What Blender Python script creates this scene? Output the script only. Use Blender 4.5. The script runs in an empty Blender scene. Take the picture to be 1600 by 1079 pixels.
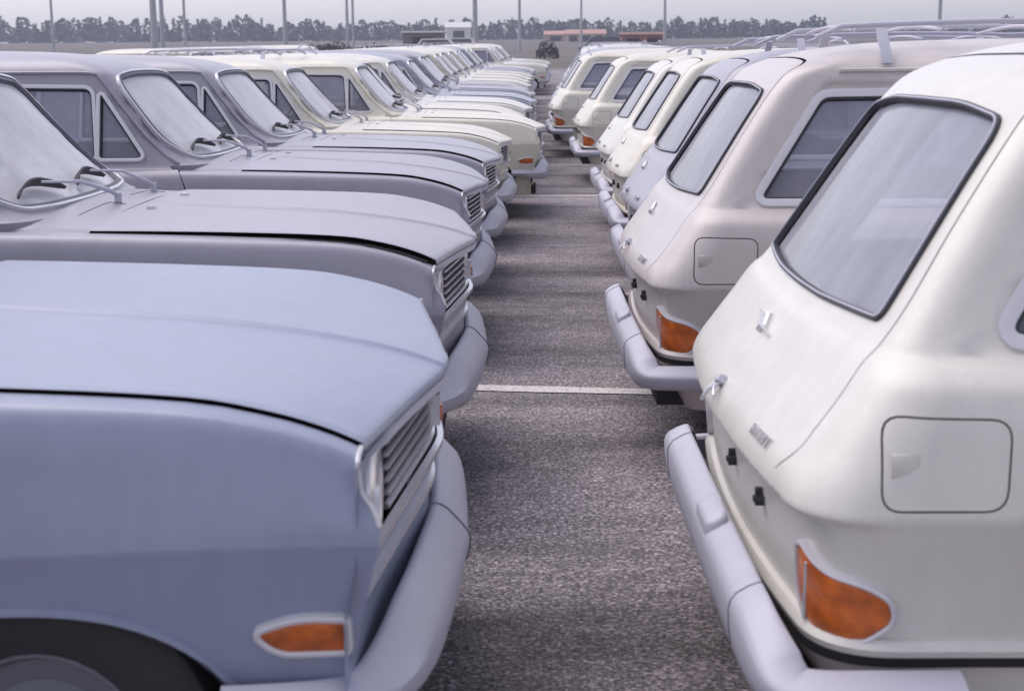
import bpy, bmesh, math, random, bisect
from mathutils import Vector, Matrix, noise
from mathutils.geometry import delaunay_2d_cdt
R = math.radians
random.seed(7)
sc = bpy.context.scene
COL = sc.collection

# ------------------------------------------------------------------ camera
F_PX, CAM_H, PITCH, YAW, ROLL = 2324.85, 1.32014, .188389, -.0046912, .006987
cd = bpy.data.cameras.new('camera')
cam = bpy.data.objects.new('camera', cd); COL.objects.link(cam)
cd.sensor_fit = 'HORIZONTAL'; cd.sensor_width = 36.0
cd.lens = F_PX / 1600.0 * 36.0
cd.clip_start = .05; cd.clip_end = 6000
fw = Vector((math.sin(YAW) * math.cos(PITCH), math.cos(YAW) * math.cos(PITCH), -math.sin(PITCH)))
rt = Vector((math.cos(YAW), -math.sin(YAW), 0)); dn = fw.cross(rt)
r2 = math.cos(ROLL) * rt + math.sin(ROLL) * dn
d2 = -math.sin(ROLL) * rt + math.cos(ROLL) * dn
mw = Matrix.Identity(4)
for i in range(3):
    mw[i][0] = r2[i]; mw[i][1] = -d2[i]; mw[i][2] = -fw[i]
mw.translation = Vector((0, 0, CAM_H))
cam.matrix_world = mw
cd.dof.use_dof = True; cd.dof.focus_distance = 6.6; cd.dof.aperture_fstop = 7.0
sc.camera = cam

# ------------------------------------------------------------------ sky, sun, exposure
SUN_EL, SUN_AZ = R(60), R(-58)          # azimuth measured from +y towards +x
w = bpy.data.worlds.new('World'); sc.world = w; w.use_nodes = True
nt = w.node_tree
bg = nt.nodes['Background']
sky = nt.nodes.new('ShaderNodeTexSky'); sky.sky_type = 'NISHITA'
sky.sun_disc = False; sky.sun_elevation = SUN_EL; sky.sun_rotation = SUN_AZ
sky.air_density = 1.0; sky.dust_density = 1.5; sky.ozone_density = 2.5; sky.altitude = 50
hs = nt.nodes.new('ShaderNodeHueSaturation'); hs.inputs['Saturation'].default_value = .40      # thin even overcast
tn = nt.nodes.new('ShaderNodeMix'); tn.data_type = 'RGBA'; tn.blend_type = 'MULTIPLY'; tn.inputs[0].default_value = 1; tn.inputs[7].default_value = (1.0, .94, .985, 1)
nt.links.new(sky.outputs[0], hs.inputs['Color']); nt.links.new(hs.outputs[0], tn.inputs[6]); nt.links.new(tn.outputs[2], bg.inputs[0]); bg.inputs[1].default_value = .15
sl = bpy.data.lights.new('sun', 'SUN'); sl.energy = 1.2; sl.angle = R(60); sl.color = (1, .92, .86)
so = bpy.data.objects.new('sun', sl); COL.objects.link(so)
sd = Vector((math.sin(SUN_AZ) * math.cos(SUN_EL), math.cos(SUN_AZ) * math.cos(SUN_EL), math.sin(SUN_EL)))
so.rotation_euler = sd.to_track_quat('Z', 'Y').to_euler()
so.location = sd * 60
sc.view_settings.view_transform = 'Standard'; sc.view_settings.look = 'None'
sc.view_settings.gamma = 1; sc.view_settings.exposure = 0.56
sc.cycles.max_bounces = 8; sc.cycles.transparent_max_bounces = 12

# ------------------------------------------------------------------ materials
def newmat(name):
    m = bpy.data.materials.new(name); m.use_nodes = True
    return m, m.node_tree, m.node_tree.nodes['Principled BSDF']
def N(nt, typ, **kw):
    n = nt.nodes.new(typ)
    for k, v in kw.items():
        if k in n.inputs: n.inputs[k].default_value = v
        else: setattr(n, k, v)
    return n
def simple(name, col, rough=.5, metal=0., bump=0., bscale=80., spec=.5, var=.0, vscale=6.):
    m, t, b = newmat(name)
    b.inputs['Base Color'].default_value = (*col, 1); b.inputs['Roughness'].default_value = rough
    b.inputs['Metallic'].default_value = metal; b.inputs['Specular IOR Level'].default_value = spec
    tc = N(t, 'ShaderNodeTexCoord')
    if var:
        no = N(t, 'ShaderNodeTexNoise', Scale=vscale, Detail=6.); t.links.new(tc.outputs['Object'], no.inputs['Vector'])
        mr = N(t, 'ShaderNodeMapRange'); mr.inputs[3].default_value = 1 - var; mr.inputs[4].default_value = 1 + var
        t.links.new(no.outputs[0], mr.inputs[0])
        mx = N(t, 'ShaderNodeMix', data_type='RGBA', blend_type='MULTIPLY'); mx.inputs[0].default_value = 1
        mx.inputs[6].default_value = (*col, 1); t.links.new(mr.outputs[0], mx.inputs[7]); t.links.new(mx.outputs[2], b.inputs['Base Color'])
    if bump:
        no = N(t, 'ShaderNodeTexNoise', Scale=bscale, Detail=4.); t.links.new(tc.outputs['Object'], no.inputs['Vector'])
        bp = N(t, 'ShaderNodeBump', Strength=bump, Distance=.01); t.links.new(no.outputs[0], bp.inputs['Height']); t.links.new(bp.outputs[0], b.inputs['Normal'])
    return m
def paint_mat():
    m, t, b = newmat('waxed_paint')
    oi = N(t, 'ShaderNodeObjectInfo'); tc = N(t, 'ShaderNodeTexCoord')
    no = N(t, 'ShaderNodeTexNoise', Scale=3.2, Detail=8., Roughness=.65); t.links.new(tc.outputs['Object'], no.inputs['Vector'])
    mr = N(t, 'ShaderNodeMapRange'); mr.inputs[1].default_value = .3; mr.inputs[2].default_value = .7
    mr.inputs[3].default_value = .955; mr.inputs[4].default_value = 1.03; t.links.new(no.outputs[0], mr.inputs[0])
    mx = N(t, 'ShaderNodeMix', data_type='RGBA', blend_type='MULTIPLY'); mx.inputs[0].default_value = 1
    t.links.new(oi.outputs['Color'], mx.inputs[6]); t.links.new(mr.outputs[0], mx.inputs[7])
    mp = N(t, 'ShaderNodeMapping'); mp.inputs['Scale'].default_value = (7, 7, .7); t.links.new(tc.outputs['Object'], mp.inputs[0])
    ns = N(t, 'ShaderNodeTexNoise', Scale=2.6, Detail=6., Roughness=.6); t.links.new(mp.outputs[0], ns.inputs['Vector'])
    ms = N(t, 'ShaderNodeMapRange'); ms.inputs[1].default_value = .35; ms.inputs[2].default_value = .7; ms.inputs[3].default_value = 1.02; ms.inputs[4].default_value = .93; t.links.new(ns.outputs[0], ms.inputs[0])
    mxs = N(t, 'ShaderNodeMix', data_type='RGBA', blend_type='MULTIPLY'); mxs.inputs[0].default_value = 1; t.links.new(mx.outputs[2], mxs.inputs[6]); t.links.new(ms.outputs[0], mxs.inputs[7]); mx = mxs
    # fine dust specks lying on the wax
    n2 = N(t, 'ShaderNodeTexNoise', Scale=170., Detail=2.); t.links.new(tc.outputs['Object'], n2.inputs['Vector'])
    m2 = N(t, 'ShaderNodeMapRange'); m2.inputs[1].default_value = .64; m2.inputs[2].default_value = .76; m2.inputs[3].default_value = 0; m2.inputs[4].default_value = .3
    t.links.new(n2.outputs[0], m2.inputs[0])
    m3 = N(t, 'ShaderNodeMix', data_type='RGBA'); t.links.new(m2.outputs[0], m3.inputs[0]); t.links.new(mx.outputs[2], m3.inputs[6])
    m3.inputs[7].default_value = (.35, .33, .34, 1); t.links.new(m3.outputs[2], b.inputs['Base Color'])
    b.inputs['Roughness'].default_value = .36; b.inputs['Specular IOR Level'].default_value = .5; b.inputs['Coat Weight'].default_value = .45; b.inputs['Coat Roughness'].default_value = .32; b.inputs['Coat IOR'].default_value = 1.5
    m4 = N(t, 'ShaderNodeMapRange'); m4.inputs[3].default_value = .30; m4.inputs[4].default_value = .48; t.links.new(no.outputs[0], m4.inputs[0])
    t.links.new(m4.outputs[0], b.inputs['Roughness'])
    nb = N(t, 'ShaderNodeTexNoise', Scale=4.5, Detail=2.); t.links.new(tc.outputs['Object'], nb.inputs['Vector'])
    bp = N(t, 'ShaderNodeBump', Strength=.10, Distance=.02); t.links.new(nb.outputs[0], bp.inputs['Height']); t.links.new(bp.outputs[0], b.inputs['Normal'])
    return m
def glass_mat(name, film, tint, filmcol=(.72, .75, .82), streak=1.0):
    m = bpy.data.materials.new(name); m.use_nodes = True; t = m.node_tree; t.nodes.clear()
    out = N(t, 'ShaderNodeOutputMaterial')
    tr = N(t, 'ShaderNodeBsdfTransparent'); tr.inputs[0].default_value = (*tint, 1)
    gl = N(t, 'ShaderNodeBsdfGlossy'); gl.inputs['Roughness'].default_value = .06
    fr = N(t, 'ShaderNodeFresnel'); fr.inputs[0].default_value = 1.55
    mx = N(t, 'ShaderNodeMixShader'); t.links.new(fr.outputs[0], mx.inputs[0]); t.links.new(tr.outputs[0], mx.inputs[1]); t.links.new(gl.outputs[0], mx.inputs[2])
    df = N(t, 'ShaderNodeBsdfDiffuse'); df.inputs[0].default_value = (*filmcol, 1)  # pale veil: dust film, plus painted sky reflection on the windscreen
    tc = N(t, 'ShaderNodeTexCoord'); mp = N(t, 'ShaderNodeMapping'); mp.inputs['Scale'].default_value = (1.2, 2.2, 1.2)
    t.links.new(tc.outputs['Object'], mp.inputs[0])
    no = N(t, 'ShaderNodeTexNoise', Scale=3., Detail=7., Roughness=.6); t.links.new(mp.outputs[0], no.inputs['Vector'])
    mr = N(t, 'ShaderNodeMapRange'); mr.inputs[1].default_value = .3; mr.inputs[2].default_value = .7
    mr.inputs[3].default_value = film * (1 - .22 * streak); mr.inputs[4].default_value = film * (1 + .18 * streak)
    t.links.new(no.outputs[0], mr.inputs[0])
    m2 = N(t, 'ShaderNodeMixShader'); t.links.new(mr.outputs[0], m2.inputs[0]); t.links.new(mx.outputs[0], m2.inputs[1]); t.links.new(df.outputs[0], m2.inputs[2])
    t.links.new(m2.outputs[0], out.inputs[0])
    return m
def lens_mat(name, col):
    m, t, b = newmat(name)
    tc = N(t, 'ShaderNodeTexCoord')
    vo = N(t, 'ShaderNodeTexNoise', Scale=26., Detail=3.); t.links.new(tc.outputs['Object'], vo.inputs['Vector'])
    mr = N(t, 'ShaderNodeMapRange'); mr.inputs[1].default_value = .3; mr.inputs[2].default_value = .72; mr.inputs[3].default_value = .6; mr.inputs[4].default_value = 1.35
    t.links.new(vo.outputs[0], mr.inputs[0])
    mx = N(t, 'ShaderNodeMix', data_type='RGBA', blend_type='MULTIPLY'); mx.inputs[0].default_value = 1
    mx.inputs[6].default_value = (*col, 1); t.links.new(mr.outputs[0], mx.inputs[7]); t.links.new(mx.outputs[2], b.inputs['Base Color'])
    b.inputs['Roughness'].default_value = .22; b.inputs['Coat Weight'].default_value = .3
    wv = N(t, 'ShaderNodeTexWave', Scale=50., bands_direction='Z'); t.links.new(tc.outputs['Object'], wv.inputs['Vector'])
    bp = N(t, 'ShaderNodeBump', Strength=.2, Distance=.003); t.links.new(wv.outputs[0], bp.inputs['Height']); t.links.new(bp.outputs[0], b.inputs['Normal'])
    return m
M = {}
M['paint'] = paint_mat()
M['bumper'] = simple('waxed_chrome_bumper', (.50, .50, .58), .56, .12, var=.07, vscale=9, bump=.05, bscale=30)
M['chrome'] = simple('dull_chrome', (.70, .69, .72), .26, .75)
M['bright'] = simple('bright_trim', (.66, .65, .68), .4, .25)
M['rubber'] = simple('black_rubber', (.035, .036, .045), .55)
M['gasket'] = simple('grey_window_gasket', (.10, .10, .13), .5)
M['dark'] = simple('dark_gap', (.012, .012, .015), .8)
M['under'] = simple('underbody', (.035, .033, .035), .8, var=.3)
M['tyre'] = simple('tyre_rubber', (.03, .03, .034), .75, bump=.3, bscale=60)
M['rim'] = simple('wheel_rim', (.16, .16, .19), .5, .2)
M['seat'] = simple('seat_vinyl', (.16, .14, .18), .55, var=.15)
M['dash'] = simple('dashboard_vinyl', (.07, .065, .08), .6)
M['lining'] = simple('pale_lining', (.42, .41, .45), .8)
M['windscreen'] = glass_mat('dust_and_sheen_windscreen', .64, (.88, .88, .92), (.84, .84, .89), .9)  # dust film whitened further to carry the sky's reflection in its colour
M['glass'] = glass_mat('dusty_side_glass', .30, (.78, .79, .86), (.62, .62, .74))
M['rearglass'] = glass_mat('dusty_rear_glass', .34, (.84, .85, .92), (.72, .74, .84))
M['amber'] = lens_mat('amber_lens', (.58, .13, .018))
M['red'] = lens_mat('dark_red_lens', (.26, .04, .03))
M['headglass'] = simple('headlamp_glass', (.45, .46, .5), .15, .3)

# ------------------------------------------------------------------ mesh helpers
def mesh_obj(name, verts, faces, mat, parent=None, smooth=True, normals=None, sharp=None):
    me = bpy.data.meshes.new(name); me.from_pydata([tuple(v) for v in verts], [], faces)
    me.materials.append(M[mat] if isinstance(mat, str) else mat)
    if smooth:
        me.polygons.foreach_set('use_smooth', [True] * len(me.polygons))
        if normals is not None: me.normals_split_custom_set_from_vertices([tuple(n) for n in normals])
        elif sharp: me.set_sharp_from_angle(angle=R(sharp))
    me.update()
    o = bpy.data.objects.new(name, me); COL.objects.link(o)
    if parent: o.parent = parent
    return o
class MB:
    def __init__(s): s.v = []; s.f = []
    def box(s, c, h, rot=None):
        b = len(s.v)
        for x in (-1, 1):
            for y in (-1, 1):
                for z in (-1, 1):
                    p = Vector((x * h[0], y * h[1], z * h[2]))
                    if rot: p = rot @ p
                    s.v.append(p + Vector(c))
        for q in ((0, 1, 3, 2), (4, 6, 7, 5), (0, 4, 5, 1), (2, 3, 7, 6), (0, 2, 6, 4), (1, 5, 7, 3)): s.f.append([b + i for i in q])
        return s
    def tube(s, pts, r, n=8, closed=False, caps=True, up=None):
        prof = [(math.cos(2 * math.pi * k / n), math.sin(2 * math.pi * k / n)) for k in range(n)]
        rs = r if isinstance(r, (list, tuple)) else [r] * len(pts)
        return s.sweep(pts, [[(a * q, b * q) for a, b in prof] for q in rs], closed, up, caps)
    def sweep(s, pts, profs, closed=False, ups=None, caps=True):
        """profile coords (a,b): a along 'up', b along tangent x up"""
        pts = [Vector(p) for p in pts]; m = len(pts); n = len(profs[0] if isinstance(profs[0][0], (list, tuple)) else profs)
        base = len(s.v)
        for i, p in enumerate(pts):
            if closed: t = pts[(i + 1) % m] - pts[i - 1]
            else: t = pts[min(i + 1, m - 1)] - pts[max(i - 1, 0)]
            t.normalize()
            u = Vector(ups[i]) if ups is not None else (Vector((0, 0, 1)) if abs(t.z) < .9 else Vector((1, 0, 0)))
            u = (u - t * u.dot(t)).normalized(); b = t.cross(u)
            pr = profs[i] if isinstance(profs[0][0], (list, tuple)) else profs
            for a, c in pr: s.v.append(p + u * a + b * c)
        for i in range(m if closed else m - 1):
            j = (i + 1) % m
            for k in range(n):
                l = (k + 1) % n
                s.f.append([base + i * n + k, base + j * n + k, base + j * n + l, base + i * n + l])
        if caps and not closed:
            s.f.append([base + k for k in range(n)][::-1]); s.f.append([base + (m - 1) * n + k for k in range(n)])
        return s
    def grid(s, fn, na, nb, closed_a=False):
        base = len(s.v)
        for i in range(na + (0 if closed_a else 1)):
            for j in range(nb + 1): s.v.append(Vector(fn(i / na, j / nb)))
        for i in range(na):
            i2 = (i + 1) % na if closed_a else i + 1
            for j in range(nb): s.f.append([base + i * (nb + 1) + j, base + i2 * (nb + 1) + j, base + i2 * (nb + 1) + j + 1, base + i * (nb + 1) + j + 1])
        return s
    def lathe(s, prof, c, axis='y', n=24):
        base = len(s.v); c = Vector(c)
        for k in range(n):
            a = 2 * math.pi * k / n
            for r, h in prof:
                d = {'y': Vector((r * math.cos(a), h, r * math.sin(a))), 'x': Vector((h, r * math.cos(a), r * math.sin(a))), 'z': Vector((r * math.cos(a), r * math.sin(a), h))}[axis]
                s.v.append(c + d)
        m = len(prof)
        for k in range(n):
            l = (k + 1) % n
            for i in range(m - 1): s.f.append([base + k * m + i, base + l * m + i, base + l * m + i + 1, base + k * m + i + 1])
        return s
    def flip(s): s.f = [f[::-1] for f in s.f]; return s
    def mirror(s):
        b = len(s.v); s.v += [Vector((p[0], -p[1], p[2])) for p in s.v]
        s.f += [[b + i for i in f[::-1]] for f in s.f]; return s
    def build(s, name, mat, parent=None, smooth=True, sharp=35): 
        o = mesh_obj(name, s.v, s.f, mat, parent, False)
        bm = bmesh.new(); bm.from_mesh(o.data); bmesh.ops.recalc_face_normals(bm, faces=bm.faces); bm.to_mesh(o.data); bm.free()
        if smooth:
            o.data.polygons.foreach_set('use_smooth', [True] * len(o.data.polygons)); o.data.set_sharp_from_angle(angle=R(sharp))
        return o
class Pchip:
    def __init__(s, xs, ys):
        s.x = xs; s.y = ys; n = len(xs)
        h = [xs[i + 1] - xs[i] for i in range(n - 1)]; d = [(ys[i + 1] - ys[i]) / h[i] for i in range(n - 1)]
        m = [0.] * n; m[0] = d[0]; m[-1] = d[-1]
        for i in range(1, n - 1):
            if d[i - 1] * d[i] > 0:
                w1 = 2 * h[i] + h[i - 1]; w2 = h[i] + 2 * h[i - 1]; m[i] = (w1 + w2) / (w1 / d[i - 1] + w2 / d[i])
        s.m = m
    def __call__(s, x):
        X = s.x
        if x <= X[0]: return s.y[0] + s.m[0] * (x - X[0])
        if x >= X[-1]: return s.y[-1] + s.m[-1] * (x - X[-1])
        i = bisect.bisect_right(X, x) - 1; h = X[i + 1] - X[i]; t = (x - X[i]) / h
        return ((1 + 2 * t) * (1 - t) ** 2 * s.y[i] + t * (1 - t) ** 2 * h * s.m[i] + t * t * (3 - 2 * t) * s.y[i + 1] + t * t * (t - 1) * h * s.m[i + 1])
def sm(x): x = max(0., min(1., x)); return x * x * (3 - 2 * x)
def lerp(a, b, t): return a + (b - a) * t
def inpoly(p, poly):
    x, y = p; c = False; n = len(poly); j = n - 1
    for i in range(n):
        xi, yi = poly[i]; xj, yj = poly[j]
        if (yi > y) != (yj > y) and x < (xj - xi) * (y - yi) / (yj - yi) + xi: c = not c
        j = i
    return c
def roundpoly(pts, rad, seg=6):
    """rounded closed polygon in a 2D metric space"""
    out = []; n = len(pts); rad = rad if isinstance(rad, (list, tuple)) else [rad] * n
    for i in range(n):
        p0, p1, p2 = Vector(pts[i - 1]), Vector(pts[i]), Vector(pts[(i + 1) % n])
        a = (p0 - p1); b = (p2 - p1); la, lb = a.length, b.length; a /= la; b /= lb
        d = min(rad[i] * 1.2, la * .45, lb * .45)
        q0 = p1 + a * d; q2 = p1 + b * d
        for k in range(seg + 1):
            t = k / seg; out.append((q0 * (1 - t) ** 2 + p1 * 2 * t * (1 - t) + q2 * t * t)[:])
    return out
def densify(pts, step, closed=True):
    out = []; n = len(pts)
    for i in range(n if closed else n - 1):
        a, b = Vector(pts[i]), Vector(pts[(i + 1) % n]); k = max(1, int((b - a).length / step))
        for j in range(k): out.append((a + (b - a) * (j / k))[:])
    if not closed: out.append(tuple(pts[-1]))
    return out
def band(pts, wd, closed=False):
    """two-sided band polygon round an open polyline"""
    L, Rr = [], []; n = len(pts)
    for i in range(n):
        t = Vector(pts[min(i + 1, n - 1)]) - Vector(pts[max(i - 1, 0)]); t.normalize(); nn = Vector((-t.y, t.x)) * wd / 2
        L.append((Vector(pts[i]) + nn)[:]); Rr.append((Vector(pts[i]) - nn)[:])
    return L + Rr[::-1]
def ringband(pts, wd):
    n = len(pts); A, B = [], []
    for i in range(n):
        t = Vector(pts[(i + 1) % n]) - Vector(pts[i - 1]); t.normalize(); nn = Vector((-t.y, t.x)) * wd / 2
        A.append((Vector(pts[i]) + nn)[:]); B.append((Vector(pts[i]) - nn)[:])
    return A, B
def panel(S, gridpts, boundary, loops, cuts, lines=(), warp=None, unwarp=None):
    """triangulate the parameter domain; loops: {name: poly} regions, cuts: list of polys (or (outer, inner) rings) removed.
    returns {region: (verts, faces, normals)}"""
    if warp:
        W_ = lambda poly: [warp(*p) for p in poly]
        gridpts = W_(gridpts); boundary = W_(boundary); loops = {k: W_(l) for k, l in loops.items()}
        cuts = [(W_(c[0]), W_(c[1])) if isinstance(c, tuple) else W_(c) for c in cuts]
    vs, es = [], []
    def add(poly, closed=True):
        b = len(vs)
        for p in poly: vs.append(Vector(p[:2]))
        for i in range(len(poly) if closed else len(poly) - 1): es.append((b + i, b + (i + 1) % len(poly)))
    add(boundary)
    for l in loops.values(): add(l)
    for c in cuts:
        if isinstance(c, tuple): add(c[0]); add(c[1])
        else: add(c)
    for l in lines: add(l, False)
    for p in gridpts:
        if inpoly(p, boundary): vs.append(Vector(p))
    V, E_, Fc, _, _, _ = delaunay_2d_cdt(vs, es, [], 0, 1e-5)
    reg = {}
    bbs = {k: (min(p[0] for p in l), max(p[0] for p in l), min(p[1] for p in l), max(p[1] for p in l)) for k, l in loops.items()}
    cb = []
    for c in cuts:
        o = c[0] if isinstance(c, tuple) else c
        if isinstance(c, tuple): o = c[0] + c[1]
        cb.append((min(p[0] for p in o), max(p[0] for p in o), min(p[1] for p in o), max(p[1] for p in o)))
    for f in Fc:
        c = (sum(V[i].x for i in f) / len(f), sum(V[i].y for i in f) / len(f))
        if not inpoly(c, boundary): continue
        who = 'body'; drop = False
        for q, bb in zip(cuts, cb):
            if bb[0] <= c[0] <= bb[1] and bb[2] <= c[1] <= bb[3]:
                if isinstance(q, tuple):
                    if inpoly(c, q[0]) != inpoly(c, q[1]): drop = True; break
                elif inpoly(c, q): drop = True; break
        if drop: continue
        for k, l in loops.items():
            bb = bbs[k]
            if bb[0] <= c[0] <= bb[1] and bb[2] <= c[1] <= bb[3] and inpoly(c, l): who = k; break
        reg.setdefault(who, []).append(f)
    out = {}; cache = {}
    def ev(i):
        if i not in cache:
            a, b = unwarp(*V[i]) if warp else V[i]; e = 1e-3
            p = Vector(S(a, b)); du = Vector(S(a + e, b)) - Vector(S(a - e, b)); dv = Vector(S(a, b + e)) - Vector(S(a, b - e))
            n = du.cross(dv)
            cache[i] = (p, n.normalized() if n.length > 1e-14 else Vector((0, 0, 1)))
        return cache[i]
    for k, fs in reg.items():
        idx = {}; vv = []; nn = []; ff = []
        for f in fs:
            g = []
            for i in f:
                if i not in idx: idx[i] = len(vv); p, n = ev(i); vv.append(p); nn.append(n)
                g.append(idx[i])
            fn = (vv[g[1]] - vv[g[0]]).cross(vv[g[2]] - vv[g[0]])
            an = nn[g[0]] + nn[g[1]] + nn[g[2]]
            if fn.length < 1e-12: continue
            if fn.dot(an) < 0: g = g[::-1]
            ff.append(g)
        out[k] = (vv, ff, nn)
    return out
def mirrored(d):
    v, f, n = d; b = len(v)
    return ([*v, *[Vector((p.x, -p.y, p.z)) for p in v]], [*f, *[[b + i for i in g[::-1]] for g in f]], [*n, *[Vector((p.x, -p.y, p.z)) for p in n]])
def mir(d):
    v, f, n = d
    return ([Vector((p.x, -p.y, p.z)) for p in v], [g[::-1] for g in f], [Vector((p.x, -p.y, p.z)) for p in n])
def offs(d, k):
    v, f, n = d; return ([p + q * k for p, q in zip(v, n)], f, n)

# ------------------------------------------------------------------ ground
def rise(y):
    if y < 11: return 0.
    if y < 18: return .0145 * (y - 11) ** 2 / 14
    return .0145 * 3.5 + .0145 * (y - 18)
def field_z(y):
    z = rise(min(y, 78))
    if y > 78: z += .0185 * (y - 78) - max(0, (y - 420)) * .0185
    return z
def asphalt():
    m, t, b = newmat('worn_asphalt')
    tc = N(t, 'ShaderNodeTexCoord')
    n1 = N(t, 'ShaderNodeTexNoise', Scale=85., Detail=3., Roughness=.72); t.links.new(tc.outputs['Object'], n1.inputs['Vector'])
    vo = N(t, 'ShaderNodeTexVoronoi', Scale=110.); t.links.new(tc.outputs['Object'], vo.inputs['Vector'])
    mp = N(t, 'ShaderNodeMapping'); mp.inputs['Scale'].default_value = (.35, 1.5, 1); t.links.new(tc.outputs['Object'], mp.inputs[0])
    n2 = N(t, 'ShaderNodeTexNoise', Scale=1.15, Detail=7., Roughness=.62, Distortion=.6); t.links.new(mp.outputs[0], n2.inputs['Vector'])
    n3 = N(t, 'ShaderNodeTexNoise', Scale=9., Detail=5., Roughness=.7); t.links.new(tc.outputs['Object'], n3.inputs['Vector'])
    cr = N(t, 'ShaderNodeValToRGB'); e = cr.color_ramp.elements
    e[0].position = .36; e[0].color = (.065, .06, .064, 1); e[1].position = .68; e[1].color = (.48, .445, .465, 1)
    k = e.new(.52); k.color = (.225, .205, .215, 1)
    t.links.new(n1.outputs[0], cr.inputs[0])
    # coloured aggregate stones
    sep = N(t, 'ShaderNodeSeparateColor'); t.links.new(vo.outputs['Color'], sep.inputs[0])
    st = N(t, 'ShaderNodeValToRGB'); e = st.color_ramp.elements
    e[0].position = .0; e[0].color = (.55, .53, .55, 1); e[1].position = 1; e[1].color = (1.7, 1.63, 1.63, 1)
    k = e.new(.55); k.color = (.9, .87, .89, 1)
    t.links.new(sep.outputs[0], st.inputs[0])
    mx = N(t, 'ShaderNodeMix', data_type='RGBA', blend_type='MULTIPLY'); mx.inputs[0].default_value = 1
    t.links.new(cr.outputs[0], mx.inputs[6]); t.links.new(st.outputs[0], mx.inputs[7])
    # broad worn and oil-stained patches
    ad = N(t, 'ShaderNodeMath', operation='ADD'); t.links.new(n2.outputs[0], ad.inputs[0])
    mu = N(t, 'ShaderNodeMath', operation='MULTIPLY'); t.links.new(n3.outputs[0], mu.inputs[0]); mu.inputs[1].default_value = .35; t.links.new(mu.outputs[0], ad.inputs[1])
    mr = N(t, 'ShaderNodeMapRange'); mr.inputs[1].default_value = .50; mr.inputs[2].default_value = .84; mr.inputs[3].default_value = .45; mr.inputs[4].default_value = 1.6
    t.links.new(ad.outputs[0], mr.inputs[0])
    m2 = N(t, 'ShaderNodeMix', data_type='RGBA', blend_type='MULTIPLY'); m2.inputs[0].default_value = 1
    t.links.new(mx.outputs[2], m2.inputs[6]); t.links.new(mr.outputs[0], m2.inputs[7]); t.links.new(m2.outputs[2], b.inputs['Base Color'])
    b.inputs['Roughness'].default_value = .75; b.inputs['Specular IOR Level'].default_value = .4
    bp = N(t, 'ShaderNodeBump', Strength=.7, Distance=.006); t.links.new(n1.outputs[0], bp.inputs['Height']); t.links.new(bp.outputs[0], b.inputs['Normal'])
    return m
M['asphalt'] = asphalt()
def sheet(name, xs, ys, zf, mat):
    v = [(x, y, zf(x, y)) for y in ys for x in xs]; n = len(xs)
    f = [[j * n + i, j * n + i + 1, (j + 1) * n + i + 1, (j + 1) * n + i] for j in range(len(ys) - 1) for i in range(n - 1)]
    o = mesh_obj(name, v, f, mat); o['kind'] = 'structure'; return o
ys = [-60, -20] + [i for i in range(-8, 80, 2)]
sheet('parking_lot', [-90, -30, -10, 0, 10, 30, 90], ys, lambda x, y: rise(y), 'asphalt')
fm, t, b = newmat('dry_field_grass')
tc = N(t, 'ShaderNodeTexCoord'); n1 = N(t, 'ShaderNodeTexNoise', Scale=.06, Detail=8., Roughness=.7); t.links.new(tc.outputs['Object'], n1.inputs['Vector'])
cr = N(t, 'ShaderNodeValToRGB'); e = cr.color_ramp.elements
e[0].position = .35; e[0].color = (.085, .068, .075, 1); e[1].position = .68; e[1].color = (.17, .13, .13, 1); k = e.new(.5); k.color = (.11, .10, .088, 1)
t.links.new(n1.outputs[0], cr.inputs[0]); t.links.new(cr.outputs[0], b.inputs['Base Color']); b.inputs['Roughness'].default_value = .9
M['field'] = fm
sheet('field', [-960, -600, -300, -100, 0, 100, 300, 600, 960], [-200, -100, -60, 0, 20, 40, 60, 70, 78, 90, 120, 160, 220, 300, 420, 700, 990],
      lambda x, y: field_z(y) - .01 if y >= 78 else rise(y) - (1.2 if y < 70 else .3), fm)

# painted stall lines
m_, t, b = newmat('worn_white_paint')
tc = N(t, 'ShaderNodeTexCoord'); n1 = N(t, 'ShaderNodeTexNoise', Scale=70., Detail=5., Roughness=.75); t.links.new(tc.outputs['Object'], n1.inputs['Vector'])
cr = N(t, 'ShaderNodeValToRGB'); e = cr.color_ramp.elements; e[0].position = .34; e[0].color = (.18, .165, .17, 1); e[1].position = .48; e[1].color = (.72, .68, .66, 1)
t.links.new(n1.outputs[0], cr.inputs[0]); t.links.new(cr.outputs[0], b.inputs['Base Color']); b.inputs['Roughness'].default_value = .75
M['line'] = m_
def stall_line(y, y2, x0, x1, label, wd=.11):
    ob = MB(); n = 24; rnd = random.Random(int(y * 10))
    e0 = [rnd.uniform(-.006, .006) for _ in range(n + 1)]; e1 = [rnd.uniform(-.006, .006) for _ in range(n + 1)]
    def fn(a, b):
        i = int(round(a * n)); yy = lerp(y, y2, a) + (b - .5) * wd + (e0[i] if b < .5 else e1[i])
        return (lerp(x0, x1, a), yy, rise(yy) + .004)
    ob.grid(fn, n, 1)
    o = ob.build('painted_line', 'line'); o['kind'] = 'structure'; o['label'] = label
stall_line(6.20, 5.70, -1.75, 1.95, 'worn white stall line crossing the aisle nearest the camera')
stall_line(14.70, 14.70, -4, 4.9, 'worn white stall line crossing the aisle further off')
stall_line(21.2, 21.2, -5, 4.5, 'faint white stall line far along the aisle')

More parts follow.
